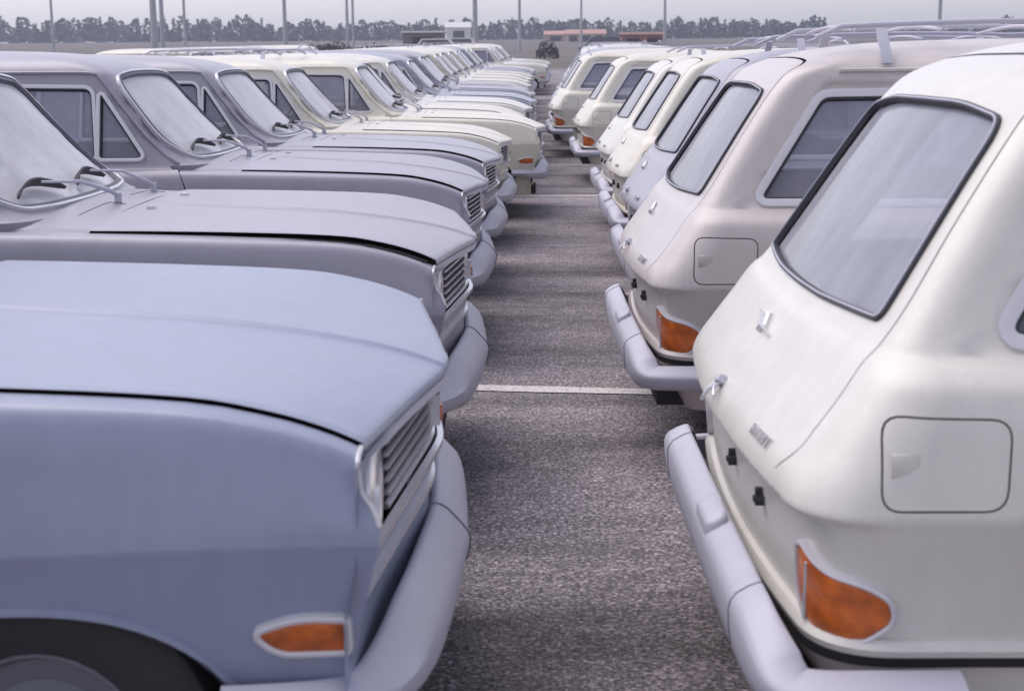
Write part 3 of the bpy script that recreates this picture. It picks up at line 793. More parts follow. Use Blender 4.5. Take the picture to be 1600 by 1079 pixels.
def fb_prof(k):
    e = sm((k - .35) / .3); q = sm((k - .82) / .18); cnt = 1 - sm(k / .10)
    top = .470 + .010 * math.sin(min(1, k / .75) * math.pi) - .045 * e; bot = .325 + .02 * e + .02 * q
    o = .0 + .004 * cnt
    return smooth_prof([(-.075 + .02 * q, top - .012), (-.066 + .02 * q, top), (-.050 + .012 * q, top - .004), (-.010, top - .046), (o, lerp(.400, .396, e)), (-.003, bot + .034), (-.022, bot + .006), (-.06, bot), (-.07, bot + .01)])
fbo, rows, half = bumper(FB_path, fb_prof, 'front_bumper', 1)
mb = MB(); q = [p + half[0][1] * .0012 for p in rows[0]]; mb.tube(q[1:-1], .0022, 6); part(mb.build('joint', 'gasket'), fbo)
RB_path = [(-4.136, 0), (-4.136, .16), (-4.135, .34), (-4.134, .54), (-4.130, .66), (-4.116, .755), (-4.072, .812), (-3.99, .830), (-3.80, .832)]
def rb_prof(k):
    q = sm((k - .8) / .2)
    d = .064 * sm((k - .42) / .33); e_ = .014 * sm((k - .45) / .2)
    return smooth_prof([(-.062 - e_ + .01 * q, .422 - d), (-.056 - e_, .432 - d), (-.044, .429 - d), (-.010, .409 - d * .9), (0, .385 - d * .7), (-.004, .322), (-.024, .297), (-.06, .295), (-.064, .303)])
rbo, rows, half = bumper(RB_path, rb_prof, 'rear_bumper', -1)
for p_i in (22, ):
    for sgn in (-1, 1):
        q = [Vector((p.x, sgn * p.y, p.z)) for p in rows[p_i]]; q = [p + Vector((-.0005, 0, .0005)) for p in q]
        mb = MB(); mb.tube(q[1:-1], .0014, 6); part(mb.build('joint', 'gasket'), rbo)
def lampbox(a, b_):
    pass
mb = MB()
pts = roundpoly([(-.085, -.022), (.085, -.022), (.085, .022), (-.085, .022)], .02, 4)
base = len(mb.v)
for lay, (sc_, h_) in enumerate(((1, -.02), (1, .006), (.9, .013), (.6, .016), (.02, .017))):
    for a, b_ in pts: mb.v.append(Vector((-4.110 - b_ * sc_ * 1.0, -.10 + a * sc_, .424 + h_ + b_ * sc_ * -.45)))
n_ = len(pts)
for l in range(4):
    for i in range(n_): mb.f.append([l * n_ + i, l * n_ + (i + 1) % n_, (l + 1) * n_ + (i + 1) % n_, (l + 1) * n_ + i])
part(mb.build('plate_lamp', 'bumper', None, True, 60), rbo)
# lower rear panel lip
mb = MB()
lp = [shell(p, t_of_z(.394)) for p in [PH[3] - .35 + (PH[5] - PH[3] + .35) * i / 40 for i in range(41)]]
ln_ = [Vector((0, 0, 1))] * 41
full = [Vector((p.x, p.y, p.z)) for p in lp] + [Vector((p.x, -p.y, p.z)) for p in lp[::-1][1:]]
mb.sweep(full, [(-.016, -.012), (-.016, .018), (-.004, .022), (.010, .012), (.014, -.006)], False, [(0, 0, 1)] * len(full))
part(mb.build('rear_sill_lip', 'paint'), body)
mb = MB(); full2 = [Vector((p.x * 1.0 - .004, p.y, .372)) for p in full]
mb.sweep(full2, [(-.012, -.02), (.012, -.02), (.012, .014), (-.012, .014)], False, [(0, 0, 1)] * len(full2)); part(mb.build('bumper_gap', 'dark'), body)
for s in (-.06, -.34):
    p = shell(*inv_rear(abs(s), .525)); mb = MB(); mb.box((p.x - .006, s, .53), (.009, .005, .017)).box((p.x - .010, s - .008, .528), (.010, .008, .005)); part(mb.build('rubber_stop', 'rubber'), body)

# --- lamps
def conformal_lamp(outline, inv, srf, nrm, side, name, mat, bez, out=.012, bez_w=.010, redsplit=None):
    lp = densify(outline, .012)
    c = Vector((sum(p[0] for p in lp) / len(lp), sum(p[1] for p in lp) / len(lp)))
    mb = MB(); rings = [(1.0, .0), (.97, out * .75), (.9, out), (.6, out * 1.15), (.3, out * 1.25), (.01, out * 1.3)]
    m = len(lp)
    for sc_, h_ in rings:
        for p in lp:
            q = c + (Vector(p) - c) * sc_; ip = inv(*q); v = srf(*ip) + nrm(*ip) * h_; mb.v.append(Vector((v.x, side * v.y, v.z)))
    for l in range(len(rings) - 1):
        for i in range(m): mb.f.append([l * m + i, l * m + (i + 1) % m, (l + 1) * m + (i + 1) % m, (l + 1) * m + i])
    o = part(mb.build(name, mat, None, True, 50))
    if redsplit is not None:
        ip0 = [inv(.196, z_) for z_ in (.405, .44, .48, .515)]
        mb = MB(); mb.tube([(lambda v: Vector((v.x, side * v.y, v.z)))(srf(*q) + nrm(*q) * (out * 1.15)) for q in ip0], .003, 6); part(mb.build('divider', 'bright'), o)
        o.data.materials.append(M['red'])
        for f in o.data.polygons:
            if f.center.x < redsplit: f.material_index = 1
    pts = []; nn = []
    for p in lp:
        ip = inv(*p); v = srf(*ip); n = nrm(*ip); pts.append(Vector((v.x, side * v.y, v.z))); nn.append(Vector((n.x, side * n.y, n.z)))
    mb = MB(); mb.sweep(pts, [(-.004, -bez_w * .6), (out * 1.05, -bez_w * .45), (out * 1.25, 0), (out * 1.05, bez_w * .45), (-.004, bez_w * .6)], True, nn); part(mb.build('bezel', bez), o)
    return o
def fend_n(a, b_):
    e = 1e-3; n = (fender(a + e, b_) - fender(a - e, b_)).cross(fender(a, b_ + e) - fender(a, b_ - e)); n.normalize()
    return n if n.y > 0 else -n
mk = roundpoly([(-.150, .468), (-.150, .523), (-.225, .526), (-.294, .501), (-.255, .466)], [.008, .008, .05, .02, .05], 6)
# tail lamp is laid out along the corner: coordinate = arc parameter instead of u
def arc_inv(a, z):
    """a: metres measured round the rear corner from u=-3.90 rearwards"""
    t = t_of_z(z)
    key = round(t, 4)
    if key not in arc_inv.c:
        L = [(0., 3.6)]; prev = None; d = 0.; tab = []
        p0 = bis(lambda p: shell(p, t).x, PH[1], PH[4], -3.86); prev = shell(p0, t)
        for i in range(1, 121):
            ph = p0 + (PH[4] + .25 - p0) * i / 120; q = shell(ph, t); d += (q - prev).length; prev = q; tab.append((d, ph))
        arc_inv.c[key] = [(0., p0)] + tab
    tab = arc_inv.c[key]
    i = bisect.bisect_left(tab, (a, 0)); i = max(1, min(len(tab) - 1, i)); a0, b0 = tab[i - 1]; a1, b1 = tab[i]
    return (b0 + (b1 - b0) * (a - a0) / (a1 - a0 + 1e-9), t)
arc_inv.c = {}
tl = roundpoly([(.038, .440), (.046, .478), (.087, .503), (.157, .512), (.222, .540), (.248, .532), (.240, .445), (.192, .396), (.088, .392)], [.015, .02, .03, .03, .012, .02, .03, .03, .04], 5)
for sgn in (-1, 1):
    conformal_lamp(mk, inv_fender, fender, fend_n, sgn, 'side_marker', 'amber', 'bright', .010, .012)
    conformal_lamp(tl, arc_inv, shell, shell_normal, sgn, 'tail_light', 'amber', 'bright', .012, .009, -4.045)
# flap finger recess, emblem, handle and script on the tailgate
def on_rear(s, z, h=.0):
    ip = inv_rear(abs(s), z); p = shell(*ip); n = shell_normal(*ip); sg = 1 if s >= 0 else -1
    return Vector((p.x, sg * p.y, p.z)) + Vector((n.x, sg * n.y, n.z)) * h
def tail_frame(s, z):
    o = on_rear(s, z); a = (on_rear(s + .01, z) - on_rear(s - .01, z)).normalized(); b_ = (on_rear(s, z + .01) - on_rear(s, z - .01)).normalized(); n = a.cross(b_)
    if n.x > 0: n = -n
    return o, a, b_, n
def plate(poly, s, z, h, name, mat, parent):
    o, a, b_, n = tail_frame(s, z); mb = MB(); m = len(poly)
    for hh, k in ((-.002, 1.), (h * .7, 1.), (h, .86)):
        cx = sum(p[0] for p in poly) / m; cy = sum(p[1] for p in poly) / m
        for p in poly: mb.v.append(o + a * (cx + (p[0] - cx) * k) + b_ * (cy + (p[1] - cy) * k) + n * hh)
    for l in range(2):
        for i in range(m): mb.f.append([l * m + i, l * m + (i + 1) % m, (l + 1) * m + (i + 1) % m, (l + 1) * m + i])
    mb.f.append([2 * m + i for i in range(m)])
    return part(mb.build(name, mat, None, False), parent)
bolt = [(.085, .014), (.0, .012), (-.004, .024), (-.030, -.002), (-.09, -.012), (.0, -.011), (.004, -.023), (.032, .002)]
plate(bolt, 0, .793, .012, 'emblem', 'chrome', body)
o, a, b_, n = tail_frame(0, .672)
mb = MB(); mb.lathe([(.0, .018), (.010, .017), (.013, .010), (.015, -.004)], (0, 0, 0), 'x', 16)
mb.v = [o + a * v.y + b_ * v.z + n * v.x for v in mb.v]; hn = part(mb.build('lock_button', 'chrome'), body)
mb = MB(); mb.tube([o + a * .006 - b_ * .008 + n * .008, o + a * .010 - b_ * .030 + n * .016, o + a * .014 - b_ * .058 + n * .014], [.006, .005, .0035], 8); part(mb.build('grip', 'chrome'), hn)
mb = MB(); mb.tube([o - a * .004 - b_ * .006 + n * .008, o - a * .022 - b_ * .018 + n * .016, o - a * .046 - b_ * .030 + n * .012], [.0045, .004, .003], 8); part(mb.build('grip', 'chrome'), hn)
tcv = bpy.data.curves.new('script', 'FONT'); tcv.body = 'KADETT'; tcv.size = .030; tcv.extrude = .0015; tcv.space_character = 1.15; tcv.align_x = 'CENTER'
tob = bpy.data.objects.new('tmp_text', tcv); COL.objects.link(tob)
dg = bpy.context.evaluated_depsgraph_get(); tme = bpy.data.meshes.new_from_object(tob.evaluated_get(dg)); bpy.data.objects.remove(tob)
o, a, b_, n = tail_frame(-.42, .655)
for v in tme.vertices:
    c = v.co.copy(); v.co = o - a * c.x + b_ * c.y + n * (c.z + .003)
tme.materials.clear(); tme.materials.append(M['chrome']); tme.name = 'script'
part((lambda ob: (COL.objects.link(ob), ob)[1])(bpy.data.objects.new('script', tme)), body)
p = shell(*inv_side(-3.90, .70))
for sgn in (-1, ):
    mb = MB(); mb.grid(lambda a_, b_: (-3.920 + .045 * b_, sgn * (p.y + .006 * math.sin(math.pi * a_) * (1 - b_) + .0015), .70 + .020 * math.cos(math.pi * a_)), 10, 5); part(mb.build('flap_pull', 'paint'), body)
# door handles
for sgn in (-1, 1):
    p = shell(*inv_side(-2.33, .765)); mb = MB(); mb.tube([(-2.39, sgn * (p.y + .004), .765), (-2.375, sgn * (p.y + .028), .766), (-2.27, sgn * (p.y + .028), .768), (-2.255, sgn * (p.y + .004), .768)], .009, 8); part(mb.build('door_handle', 'chrome'), body)

# --- wipers
for s0 in (-.095, .395):
    p = cowl(.30, s0); cy_ = s0 - .24
    g = lambda s_, z_: shellf_front(*inv_front(max(-.585, min(.585, s_)), z_))
    q = g(cy_ + .02, .955) + Vector((.030, 0, .020))
    mb = MB(); mb.tube([p + Vector((0, 0, -.02)), p + Vector((0, 0, .030))], .012, 8)
    mb.tube([p + Vector((0, 0, .022)), p + Vector((-.012, -.045, .040)), lerp(p, q, .55) + Vector((.012, 0, .030)), q], [.007, .0075, .0055, .004], 6); wp = part(mb.build('wiper', 'bumper'))
    bl = [g(cy_ - .17 + .36 * i / 10, .922 + .040 * math.sin(math.pi * (i + 1) / 12)) + Vector((.012, 0, .012)) for i in range(11)]
    mb = MB(); mb.sweep(bl, [[(-.012 * k_, -.003), (.014 * k_, -.003), (.014 * k_, .003), (-.012 * k_, .003)] for k_ in [.4, .8, 1, 1.1, 1.2, 1.2, 1.2, 1.1, 1, .8, .4]], False, [(.6, 0, .7)] * 11); part(mb.build('blade', 'rubber'), wp)
# --- wheels
def wheel(u, side):
    y = side * .635
    prof = [(.165, -.07), (.20, -.085), (.25, -.088), (.276, -.075), (.285, -.05), (.285, .05), (.276, .075), (.25, .088), (.20, .085), (.165, .07)]
    mb = MB(); mb.lathe([(r, side * h) for r, h in prof], (u, y, W_Z), 'y', 32); ty = mb
    em = bpy.data.objects.new('wheel', None); COL.objects.link(em); part(em)
    part(ty.build('tyre', 'tyre'), em)
    mb = MB(); mb.lathe([(.168, side * .062), (.158, side * .066), (.145, side * .04), (.11, side * .035), (.085, side * .05), (.0, side * .05)], (u, y, W_Z), 'y', 28); part(mb.build('rim', 'rim'), em)
    mb = MB(); mb.lathe([(.092, side * .046), (.09, side * .062), (.06, side * .076), (.0, side * .082)], (u, y, W_Z), 'y', 24); part(mb.build('hubcap', 'rim'), em)
for u in (WF_U, WR_U):
    for s in (-1, 1): wheel(u, s)
# --- underbody, wheel housings, interior
mb = MB(); mb.box((-2.08, 0, .24), (1.95, .60, .035)); mb.box((-.65, 0, .40), (.48, .45, .16)); mb.box((-3.55, 0, .33), (.42, .55, .06)); mb.box((-3.62, -.1, .235), (.30, .22, .05))
mb.box((-2.9, 0, .285), (.04, .6, .04)); part(mb.build('underbody', 'under', None, False))
for u in (WF_U, WR_U):
    for s in (-1, 1):
        mb = MB(); mb.grid(lambda a, b_: (u - .345 * math.cos(math.pi * a), s * lerp(.47, .755, b_), .25 + .29 * math.sin(math.pi * a) ** .8), 14, 1); mb.box((u, s * .46, .38), (.345, .006, .2)); part(mb.build('wheel_housing', 'under', None, False))
mb = MB(); mb.box((-2.7, 0, .40), (1.15, .66, .015)).box((-3.60, 0, .60), (.32, .60, .012)); part(mb.build('cabin_floor', 'seat', None, False))
mb = MB()
mb.grid(lambda a, b_: (lerp(-1.40, -1.70, a) , (b_ - .5) * 1.08, .885 + .018 * math.sin(math.pi * a) - .10 * sm((a - .7) / .3)), 10, 4); mb.box((-1.54, 0, .68), (.14, .56, .15)); part(mb.build('dashboard', 'dash'))
def seat(c, wd, back_h, name):
    em = bpy.data.objects.new(name, None); COL.objects.link(em); part(em)
    def cush(a, b_, x0, x1, y0, y1, z0, z1): pass
    def pad(lo, hi, tilt, nm):
        bm = bmesh.new(); bmesh.ops.create_cube(bm, size=1)
        for v in bm.verts: v.co = Vector((lerp(lo[0], hi[0], v.co.x + .5), lerp(lo[1], hi[1], v.co.y + .5), lerp(lo[2], hi[2], v.co.z + .5)))
        bmesh.ops.bevel(bm, geom=bm.edges[:], offset=.035, segments=3, affect='EDGES')
        for v in bm.verts: v.co.x -= tilt * (v.co.z - lo[2])
        me = bpy.data.meshes.new(nm); bm.to_mesh(me); bm.free(); me.materials.append(M['seat']); me.polygons.foreach_set('use_smooth', [True] * len(me.polygons)); me.set_sharp_from_angle(angle=R(50))
        ob = bpy.data.objects.new(nm, me); COL.objects.link(ob); part(ob, em)
    pad((c[0] - .02, c[1] - wd / 2, .42), (c[0] + .46, c[1] + wd / 2, .58), 0, 'cushion')
    pad((c[0] - .08, c[1] - wd / 2, .50), (c[0] + .05, c[1] + wd / 2, .50 + back_h), .28, 'backrest')
seat((-2.22, -.32), .50, .48, 'seat'); seat((-2.22, .32), .50, .48, 'seat'); seat((-3.02, 0), 1.14, .44, 'seat')
mb = MB(); c = Vector((-1.80, .33, .87)); ax = Vector((-.75, 0, .55)).normalized(); e1_ = Vector((0, 1, 0)); e2_ = ax.cross(e1_)
mb.tube([c + e1_ * (.195 * math.cos(2 * math.pi * i / 28)) + e2_ * (.195 * math.sin(2 * math.pi * i / 28)) for i in range(28)], .011, 6, True)
mb.tube([c - e1_ * .19, c - ax * .02, c + e1_ * .19], .010, 6); mb.tube([c - ax * .02, c - ax * .35], .02, 6); part(mb.build('steering_wheel', 'dash'))
mb = MB(); mb.grid(lambda a, b_: shellf_front(.98 * (1 if b_ > .5 else -1) * abs(2 * b_ - 1), 5.9) if False else Vector((lerp(-1.80, -3.50, a), (b_ - .5) * .98, 1.285 + .045 * (1 - (2 * b_ - 1) ** 2))), 8, 8); part(mb.build('headliner', 'lining'))
mb = MB(); mb.box((-1.86, 0, 1.20), (.008, .11, .028)); part(mb.build('interior_mirror', 'dash', None, False))
# --- roof rack (only on some cars)
RACK = []
def roof_z(u, v): # approximate roof height
    x = abs(v); best = None
    lo, hi = 5.5, 9.
    for _ in range(30):
        m = (lo + hi) / 2
        if WT(m) > x: lo = m
        else: hi = m
    return zT(lo)
em = bpy.data.objects.new('roof_rack', None); COL.objects.link(em); RACK.append(em)
def rpart(mb, nm): ob = mb.build(nm, 'bumper'); ob.parent = em; RACK.append(ob)
for s in (-.40, .40):
    mb = MB(); zr = 1.430
    pts = [(-2.10, s * .92, zr - .035), (-2.16, s * .97, zr + .005)] + [(-2.3 - 1.0 * i / 8, s, zr + .010 * math.sin(math.pi * i / 8)) for i in range(9)] + [(-3.42, s, zr - .004), (-3.50, s * .95, zr - .04)]
    mb.tube(pts, .0085, 8); rpart(mb, 'rail')
for uu in (-2.35, -2.72, -3.10, -3.38):
    mb = MB(); mb.tube([(uu, -.44 + .88 * i / 10, 1.412 + .018 * math.sin(math.pi * i / 10)) for i in range(11)], .0065, 8); rpart(mb, 'crossbar')
for uu in (-2.45, -3.30):
    for s in (-1, 1):
        mb = MB(); mb.sweep([(uu, s * .535, 1.305), (uu, s * .52, 1.335), (uu, s * .44, 1.415)], [(-.005, -.017), (.005, -.017), (.005, .017), (-.005, .017)], False, [(0, s * .8, .6)] * 3); rpart(mb, 'foot')
mb = MB(); mb.tube([(-2.16, .40 * math.cos(math.pi * i / 10), 1.433 + .045 * math.sin(math.pi * i / 10)) for i in range(11)], .0085, 8); rpart(mb, 'front_hoop')

# ------------------------------------------------------------------ copies
ALL = P + RACK
SHIFT = 2.09
def children_of(lst, parent): return [o for o in lst if o.parent == parent]
PROTO = {'car': (P, RACK)}
# simplified far car: painted parts joined, glass joined, trim joined
def joined(name, objs, mat=None):
    mb_v, mb_f, mi, mats = [], [], [], []
    for ob in objs:
        if ob.type != 'MESH': continue
        me = ob.data; b = len(mb_v); mb_v += [v.co[:] for v in me.vertices]
        for f in me.polygons:
            mb_f.append([b + i for i in f.vertices]); m = me.materials[f.material_index]
            if m not in mats: mats.append(m)
            mi.append(mats.index(m))
    me = bpy.data.meshes.new(name); me.from_pydata(mb_v, [], mb_f)
    for m in mats: me.materials.append(m)
    me.polygons.foreach_set('material_index', mi); me.polygons.foreach_set('use_smooth', [True] * len(mb_f)); me.set_sharp_from_angle(angle=R(40)); me.update()
    ob = bpy.data.objects.new(name, me); COL.objects.link(ob); return ob
def isdesc(o, root):
    while o is not None:
        if o == root: return True
        o = o.parent
    return False
GLASS = [o for o in P if o.name.split('.')[0] in ('windshield', 'rear_window', 'door_window', 'vent_window', 'side_window')]
PAINTED = [o for o in P if o.type == 'MESH' and o.data.materials[0] == M['paint'] and not any(isdesc(o, g) for g in GLASS)]
LAMPS = [o for o in P if o.name.split('.')[0] in ('tail_light', 'side_marker', 'headlight')]
BUMP = [o for o in P if o.name.split('.')[0] in ('front_bumper', 'rear_bumper')]
WHEELS = [o for o in P if o.name.split('.')[0] == 'wheel']
used = set(PAINTED) | set(GLASS) | set(LAMPS) | set(BUMP) | set(WHEELS)
for o in P:
    if any(isdesc(o, w_) for w_ in WHEELS): used.add(o)
REST = [o for o in P if o not in used and o.name.split('.')[0] != 'underbody']
FAR = [joined('body', PAINTED), joined('trim', REST), joined('underbody', [o for o in P if o.name.split('.')[0] == 'underbody'] + [o for o in P if any(isdesc(o, w_) for w_ in WHEELS)])]
FAR += [joined(o.name.split('.')[0], [o]) for o in GLASS]
FAR += [joined(o.name.split('.')[0], [o]) for o in BUMP + LAMPS]
EYE = Vector((0, 0, 0))
def copy_set(lst, root, color, mp=None):
    mp = {} if mp is None else mp
    for o in lst:
        c = o.copy(); mp[o] = c; COL.objects.link(c); c.color = (*color, 1)
    for o in lst:
        if o.parent in mp: mp[o].parent = mp[o.parent]
        else: mp[o].parent = root; mp[o].location = (SHIFT, 0, 0)
    return mp
def car(x, y, color, label, group, rack=False, far=False, yaw=0., dz=0.):
    root = bpy.data.objects.new('estate_car', None); COL.objects.link(root)
    root.empty_display_size = .3
    root.location = (x - SHIFT, y, rise(y) + dz); root.rotation_euler = (math.atan(rise(y + .5) - rise(y - .5)), 0, yaw)
    root['label'] = label; root['category'] = 'car'; root['group'] = group
    mp = copy_set(FAR if far else P, root, color)
    if rack: copy_set(RACK, root, color)
    return root
CREAM = (.70, .665, .575); WHITE = (.70, .675, .625); BEIGE = (.585, .53, .515); LILAC = (.335, .32, .385); BLUE = (.275, .31, .425); PEARL = (.66, .62, .60); SLATE = (.33, .35, .43)
NUM = ['', 'first', 'second', 'third', 'fourth', 'fifth', 'sixth', 'seventh', 'eighth', 'ninth', 'tenth', 'eleventh', 'twelfth', 'thirteenth', 'fourteenth', 'fifteenth', 'sixteenth', 'seventeenth', 'eighteenth', 'nineteenth', 'twentieth', 'twenty-first', 'twenty-second', 'twenty-third', 'twenty-fourth']
LEFT = [  # x of the bumper tip, y of the centre line, paint, words, rack
    (-0.103, 2.816, BLUE, 'pale blue estate car nearest the camera, its front wheel arch showing', 0),
    (-0.103, 4.795, LILAC, 'grey lilac estate car second in the left row, hood edge slightly raised', 0),
    (-0.11, 7.173, (.32, .305, .37), 'grey lilac estate car third in the left row, dark roof showing', 0),
    (-0.065, 9.15, (.345, .335, .395), 'grey lilac estate car fourth in the left row, before the cream ones', 0),
    (-0.007, 11.318, CREAM, 'cream estate car fifth in the left row, beside the last lilac one', 0),
    (0.283, 13.397, (.74, .70, .60), 'cream estate car with a roof rack, its nose sticking out of the row', 1),
    (0.11, 15.4, CREAM, 'cream estate car seventh in the left row, behind the protruding one', 0),
    (0.21, 17.4, WHITE, 'white estate car eighth in the left row, before the blue one', 0),
    (0.29, 19.5, SLATE, 'slate blue estate car ninth in the left row', 0),
    (0.3, 21.6, LILAC, 'lilac estate car tenth in the left row, behind the slate blue one', 0),
]
for i, (x, y, c, lab, rk) in enumerate(LEFT):
    cr_o = car(x, y, c, lab, 'estate cars in the left row, fronts to the aisle', bool(rk), False, random.uniform(-.007, .007) if i > 2 else 0, random.uniform(-.012, .012) if i > 2 else 0)
    op = {1: .013, 2: .004, 3: .006, 8: .004}.get(i)
    if op:
        ho_ = next(o for o in cr_o.children if o.name.startswith('hood')); pv = Vector((SHIFT - 1.09, 0, .88)); rm = Matrix.Rotation(-op, 4, 'Y')
        ho_.rotation_euler = (0, -op, 0); ho_.location = pv + rm @ (Vector((SHIFT, 0, 0)) - pv)
lc = [LILAC, CREAM, CREAM, WHITE, CREAM, LILAC, SLATE, CREAM, WHITE, CREAM, LILAC, CREAM, WHITE]
cname = {LILAC: 'lilac', CREAM: 'cream', WHITE: 'white', SLATE: 'slate blue', PEARL: 'pearl', BEIGE: 'beige', BLUE: 'pale blue'}
for k, c in enumerate(lc):
    i = 11 + k; y = 23.7 + 2.1 * k + (2.0 if k >= 8 else 0); x = .27 + max(0, .031 * (y - 29.5)) + random.uniform(-.05, .05) + (.22 if k >= 8 else 0)
    car(x, y, c, f'{cname[c]} estate car, {NUM[i]} from the camera in the left row', 'estate cars in the left row, fronts to the aisle', k in (3, 8), True, random.uniform(-.006, .006))
RIGHT = [
    (4.496, 2.987, WHITE, 'white estate car nearest the camera on the right, rear window filling the corner', 0),
    (4.484, 5.388, BEIGE, 'pinkish beige estate car with a roof rack, second in the right row', 1),
    (4.644, 7.644, (.36, .345, .41), 'lilac grey estate car with a roof rack, third in the right row', 1),
    (4.695, 9.86, CREAM, 'cream estate car fourth in the right row, behind the lilac one', 0),
    (4.753, 12.3, WHITE, 'white estate car with a roof rack, fifth in the right row', 1),
    (4.725, 16.7, CREAM, 'cream estate car sixth in the right row, amber tail lamp and flank showing', 0),
    (4.525, 20.5, CREAM, 'cream estate car seventh in the right row, set furthest into the aisle', 0),
    (4.6, 22.7, LILAC, 'lilac estate car eighth in the right row, behind the cream ones', 0),
]
for i, (x, y, c, lab, rk) in enumerate(RIGHT):
    car(x, y, c, lab, 'estate cars in the right row, rears to the aisle', bool(rk), False, random.uniform(-.007, .007) if i > 1 else 0, random.uniform(-.012, .012) if i > 2 else 0)
for k, c in enumerate([WHITE, LILAC, PEARL, CREAM, WHITE, LILAC, CREAM, WHITE, CREAM]):
    i = 9 + k; y = 24.9 + 2.2 * k; x = 4.12 + .0236 * y + .05 + max(0, .02 * (y - 27)) + random.uniform(-.05, .05)
    car(x, y, c, f'{cname[c]} estate car, {NUM[i]} from the camera in the right row', 'estate cars in the right row, rears to the aisle', k in (2, 5), True, random.uniform(-.006, .006))
for k in range(9):
    c = random.choice([CREAM, WHITE, LILAC, PEARL]); y = 31 + 2.3 * k
    car(-4.9, y, c, f'{cname[c]} estate car far off, {NUM[k + 1]} of the row behind the left one', 'estate cars in the row behind', False, True, random.uniform(-.006, .006))
# the prototypes themselves are not part of the scene
for o in P + RACK + FAR: bpy.data.objects.remove(o)

# ------------------------------------------------------------------ beyond the lot
def at(px, D, py=None):
    """ground point D metres away under image column px"""
    d = fw + r2 * ((px - 800) / F_PX) + d2 * ((96 - 539.5) / F_PX)
    s = D / d.y; return Vector((d.x * s, D, field_z(D)))
M['pole'] = simple('grey_pole', (.42, .42, .46), .6)
M['bark'] = simple('bark', (.06, .05, .045), .9)
lm, t, b = newmat('conifer_foliage')
oi = N(t, 'ShaderNodeTexCoord'); n1 = N(t, 'ShaderNodeTexNoise', Scale=.25, Detail=4.); t.links.new(oi.outputs['Object'], n1.inputs['Vector'])
cr = N(t, 'ShaderNodeValToRGB'); e = cr.color_ramp.elements; e[0].position = .3; e[0].color = (.025, .038, .045, 1); e[1].position = .7; e[1].color = (.06, .078, .085, 1)
t.links.new(n1.outputs[0], cr.inputs[0]); t.links.new(cr.outputs[0], b.inputs['Base Color']); b.inputs['Roughness'].default_value = .8
M['leaf'] = lm
# far wood: many crowns of small leaf faces, one mass
rv = random.Random(3); V_, F_ = [], []
def leafy(c, rx, h, n, cone):
    for _ in range(n):
        k = rv.random() ** (1.4 if cone else .9); z = k * h
        rad = rx * ((1 - k) * .95 + .05 if cone else math.sqrt(max(.02, 1 - (2 * k - 1) ** 2))) * math.sqrt(rv.random())
        a = rv.uniform(0, 6.283); p = c + Vector((rad * math.cos(a), rad * math.sin(a), z + h * .06)); sz = rv.uniform(.22, .6) * (1 if cone else 1.1)
        u = Vector((rv.gauss(0, 1), rv.gauss(0, 1), rv.gauss(0, .6))).normalized(); v = u.cross(Vector((rv.gauss(0, 1), rv.gauss(0, 1), rv.gauss(0, 1)))).normalized()
        b_ = len(V_); V_.extend([p - u * sz, p + v * sz * .6, p + u * sz, p - v * sz * .6]); F_.append([b_, b_ + 1, b_ + 2, b_ + 3])
px = -150
while px < 1750:
    D = rv.uniform(395, 470); g = at(px, D)
    gapz = 1290 < px < 1560
    h = rv.uniform(3.4, 5.6) if not gapz else rv.uniform(1.2, 2.4)
    if px < 420: h *= 1.25
    if rv.random() < .12: h *= .55
    cone = rv.random() < .45
    leafy(g, rv.uniform(1.0, 1.7) if cone else rv.uniform(1.5, 2.6), h, int(60 + 16 * h), cone)
    px += rv.uniform(2.2, 6)
wo = mesh_obj('far_wood', V_, F_, 'leaf', None, False); wo['kind'] = 'stuff'; wo['label'] = 'dark bluish green far wood along the top of the field'; wo['category'] = 'trees'
# light poles
poles = [(85, 150, .16, 'lamp pole at the far left before the dark wood'), (243, 95, .24, 'thicker one of the paired posts above the left roofs'), (256, 97, .16, 'slimmer one of the paired posts above the left roofs'),
         (291, 140, .15, 'thin lamp pole right of the paired posts'), (447, 130, .19, 'pale lamp pole above the left roof rack'), (544, 150, .17, 'left one of two close lamp poles beyond the cars'),
         (553, 152, .15, 'right one of two close lamp poles beyond the cars'), (743, 120, .22, 'lamp pole with an orange base beyond the aisle'), (812, 150, .17, 'lamp pole standing almost over the aisle end'),
         (908, 190, .17, 'thin far pole over the right row'), (1038, 150, .16, 'lamp pole right of the red brown shed'), (1465, 110, .16, 'lamp pole above the nearest white car on the right')]
M['orange'] = simple('orange_paint', (.50, .14, .08), .6)
for px_, D, r_, lab in poles:
    g = at(px_, D); em = bpy.data.objects.new('lamp_pole', None); COL.objects.link(em); em.location = g
    em['label'] = lab; em['category'] = 'pole'; em['group'] = 'poles beyond the parked cars'
    mb = MB(); mb.tube([(0, 0, -.3), (0, 0, 4), (0, 0, 9)], [r_, r_ * .85, r_ * .6], 8); o = mb.build('shaft', 'pole', em)
    mb = MB(); mb.tube([(0, 0, 8.9), (.4, 0, 9.25), (1.3, 0, 9.4)], .06, 6); mb.box((1.6, 0, 9.4), (.35, .14, .07)); mb.build('lamp_arm', 'pole', em)
    if 'orange' in lab: mb = MB(); mb.lathe([(r_ * 2.2, 0), (r_ * 2.2, .9), (r_ * 1.2, 1.1)], (0, 0, 0), 'z', 12); mb.build('base', 'orange', em)
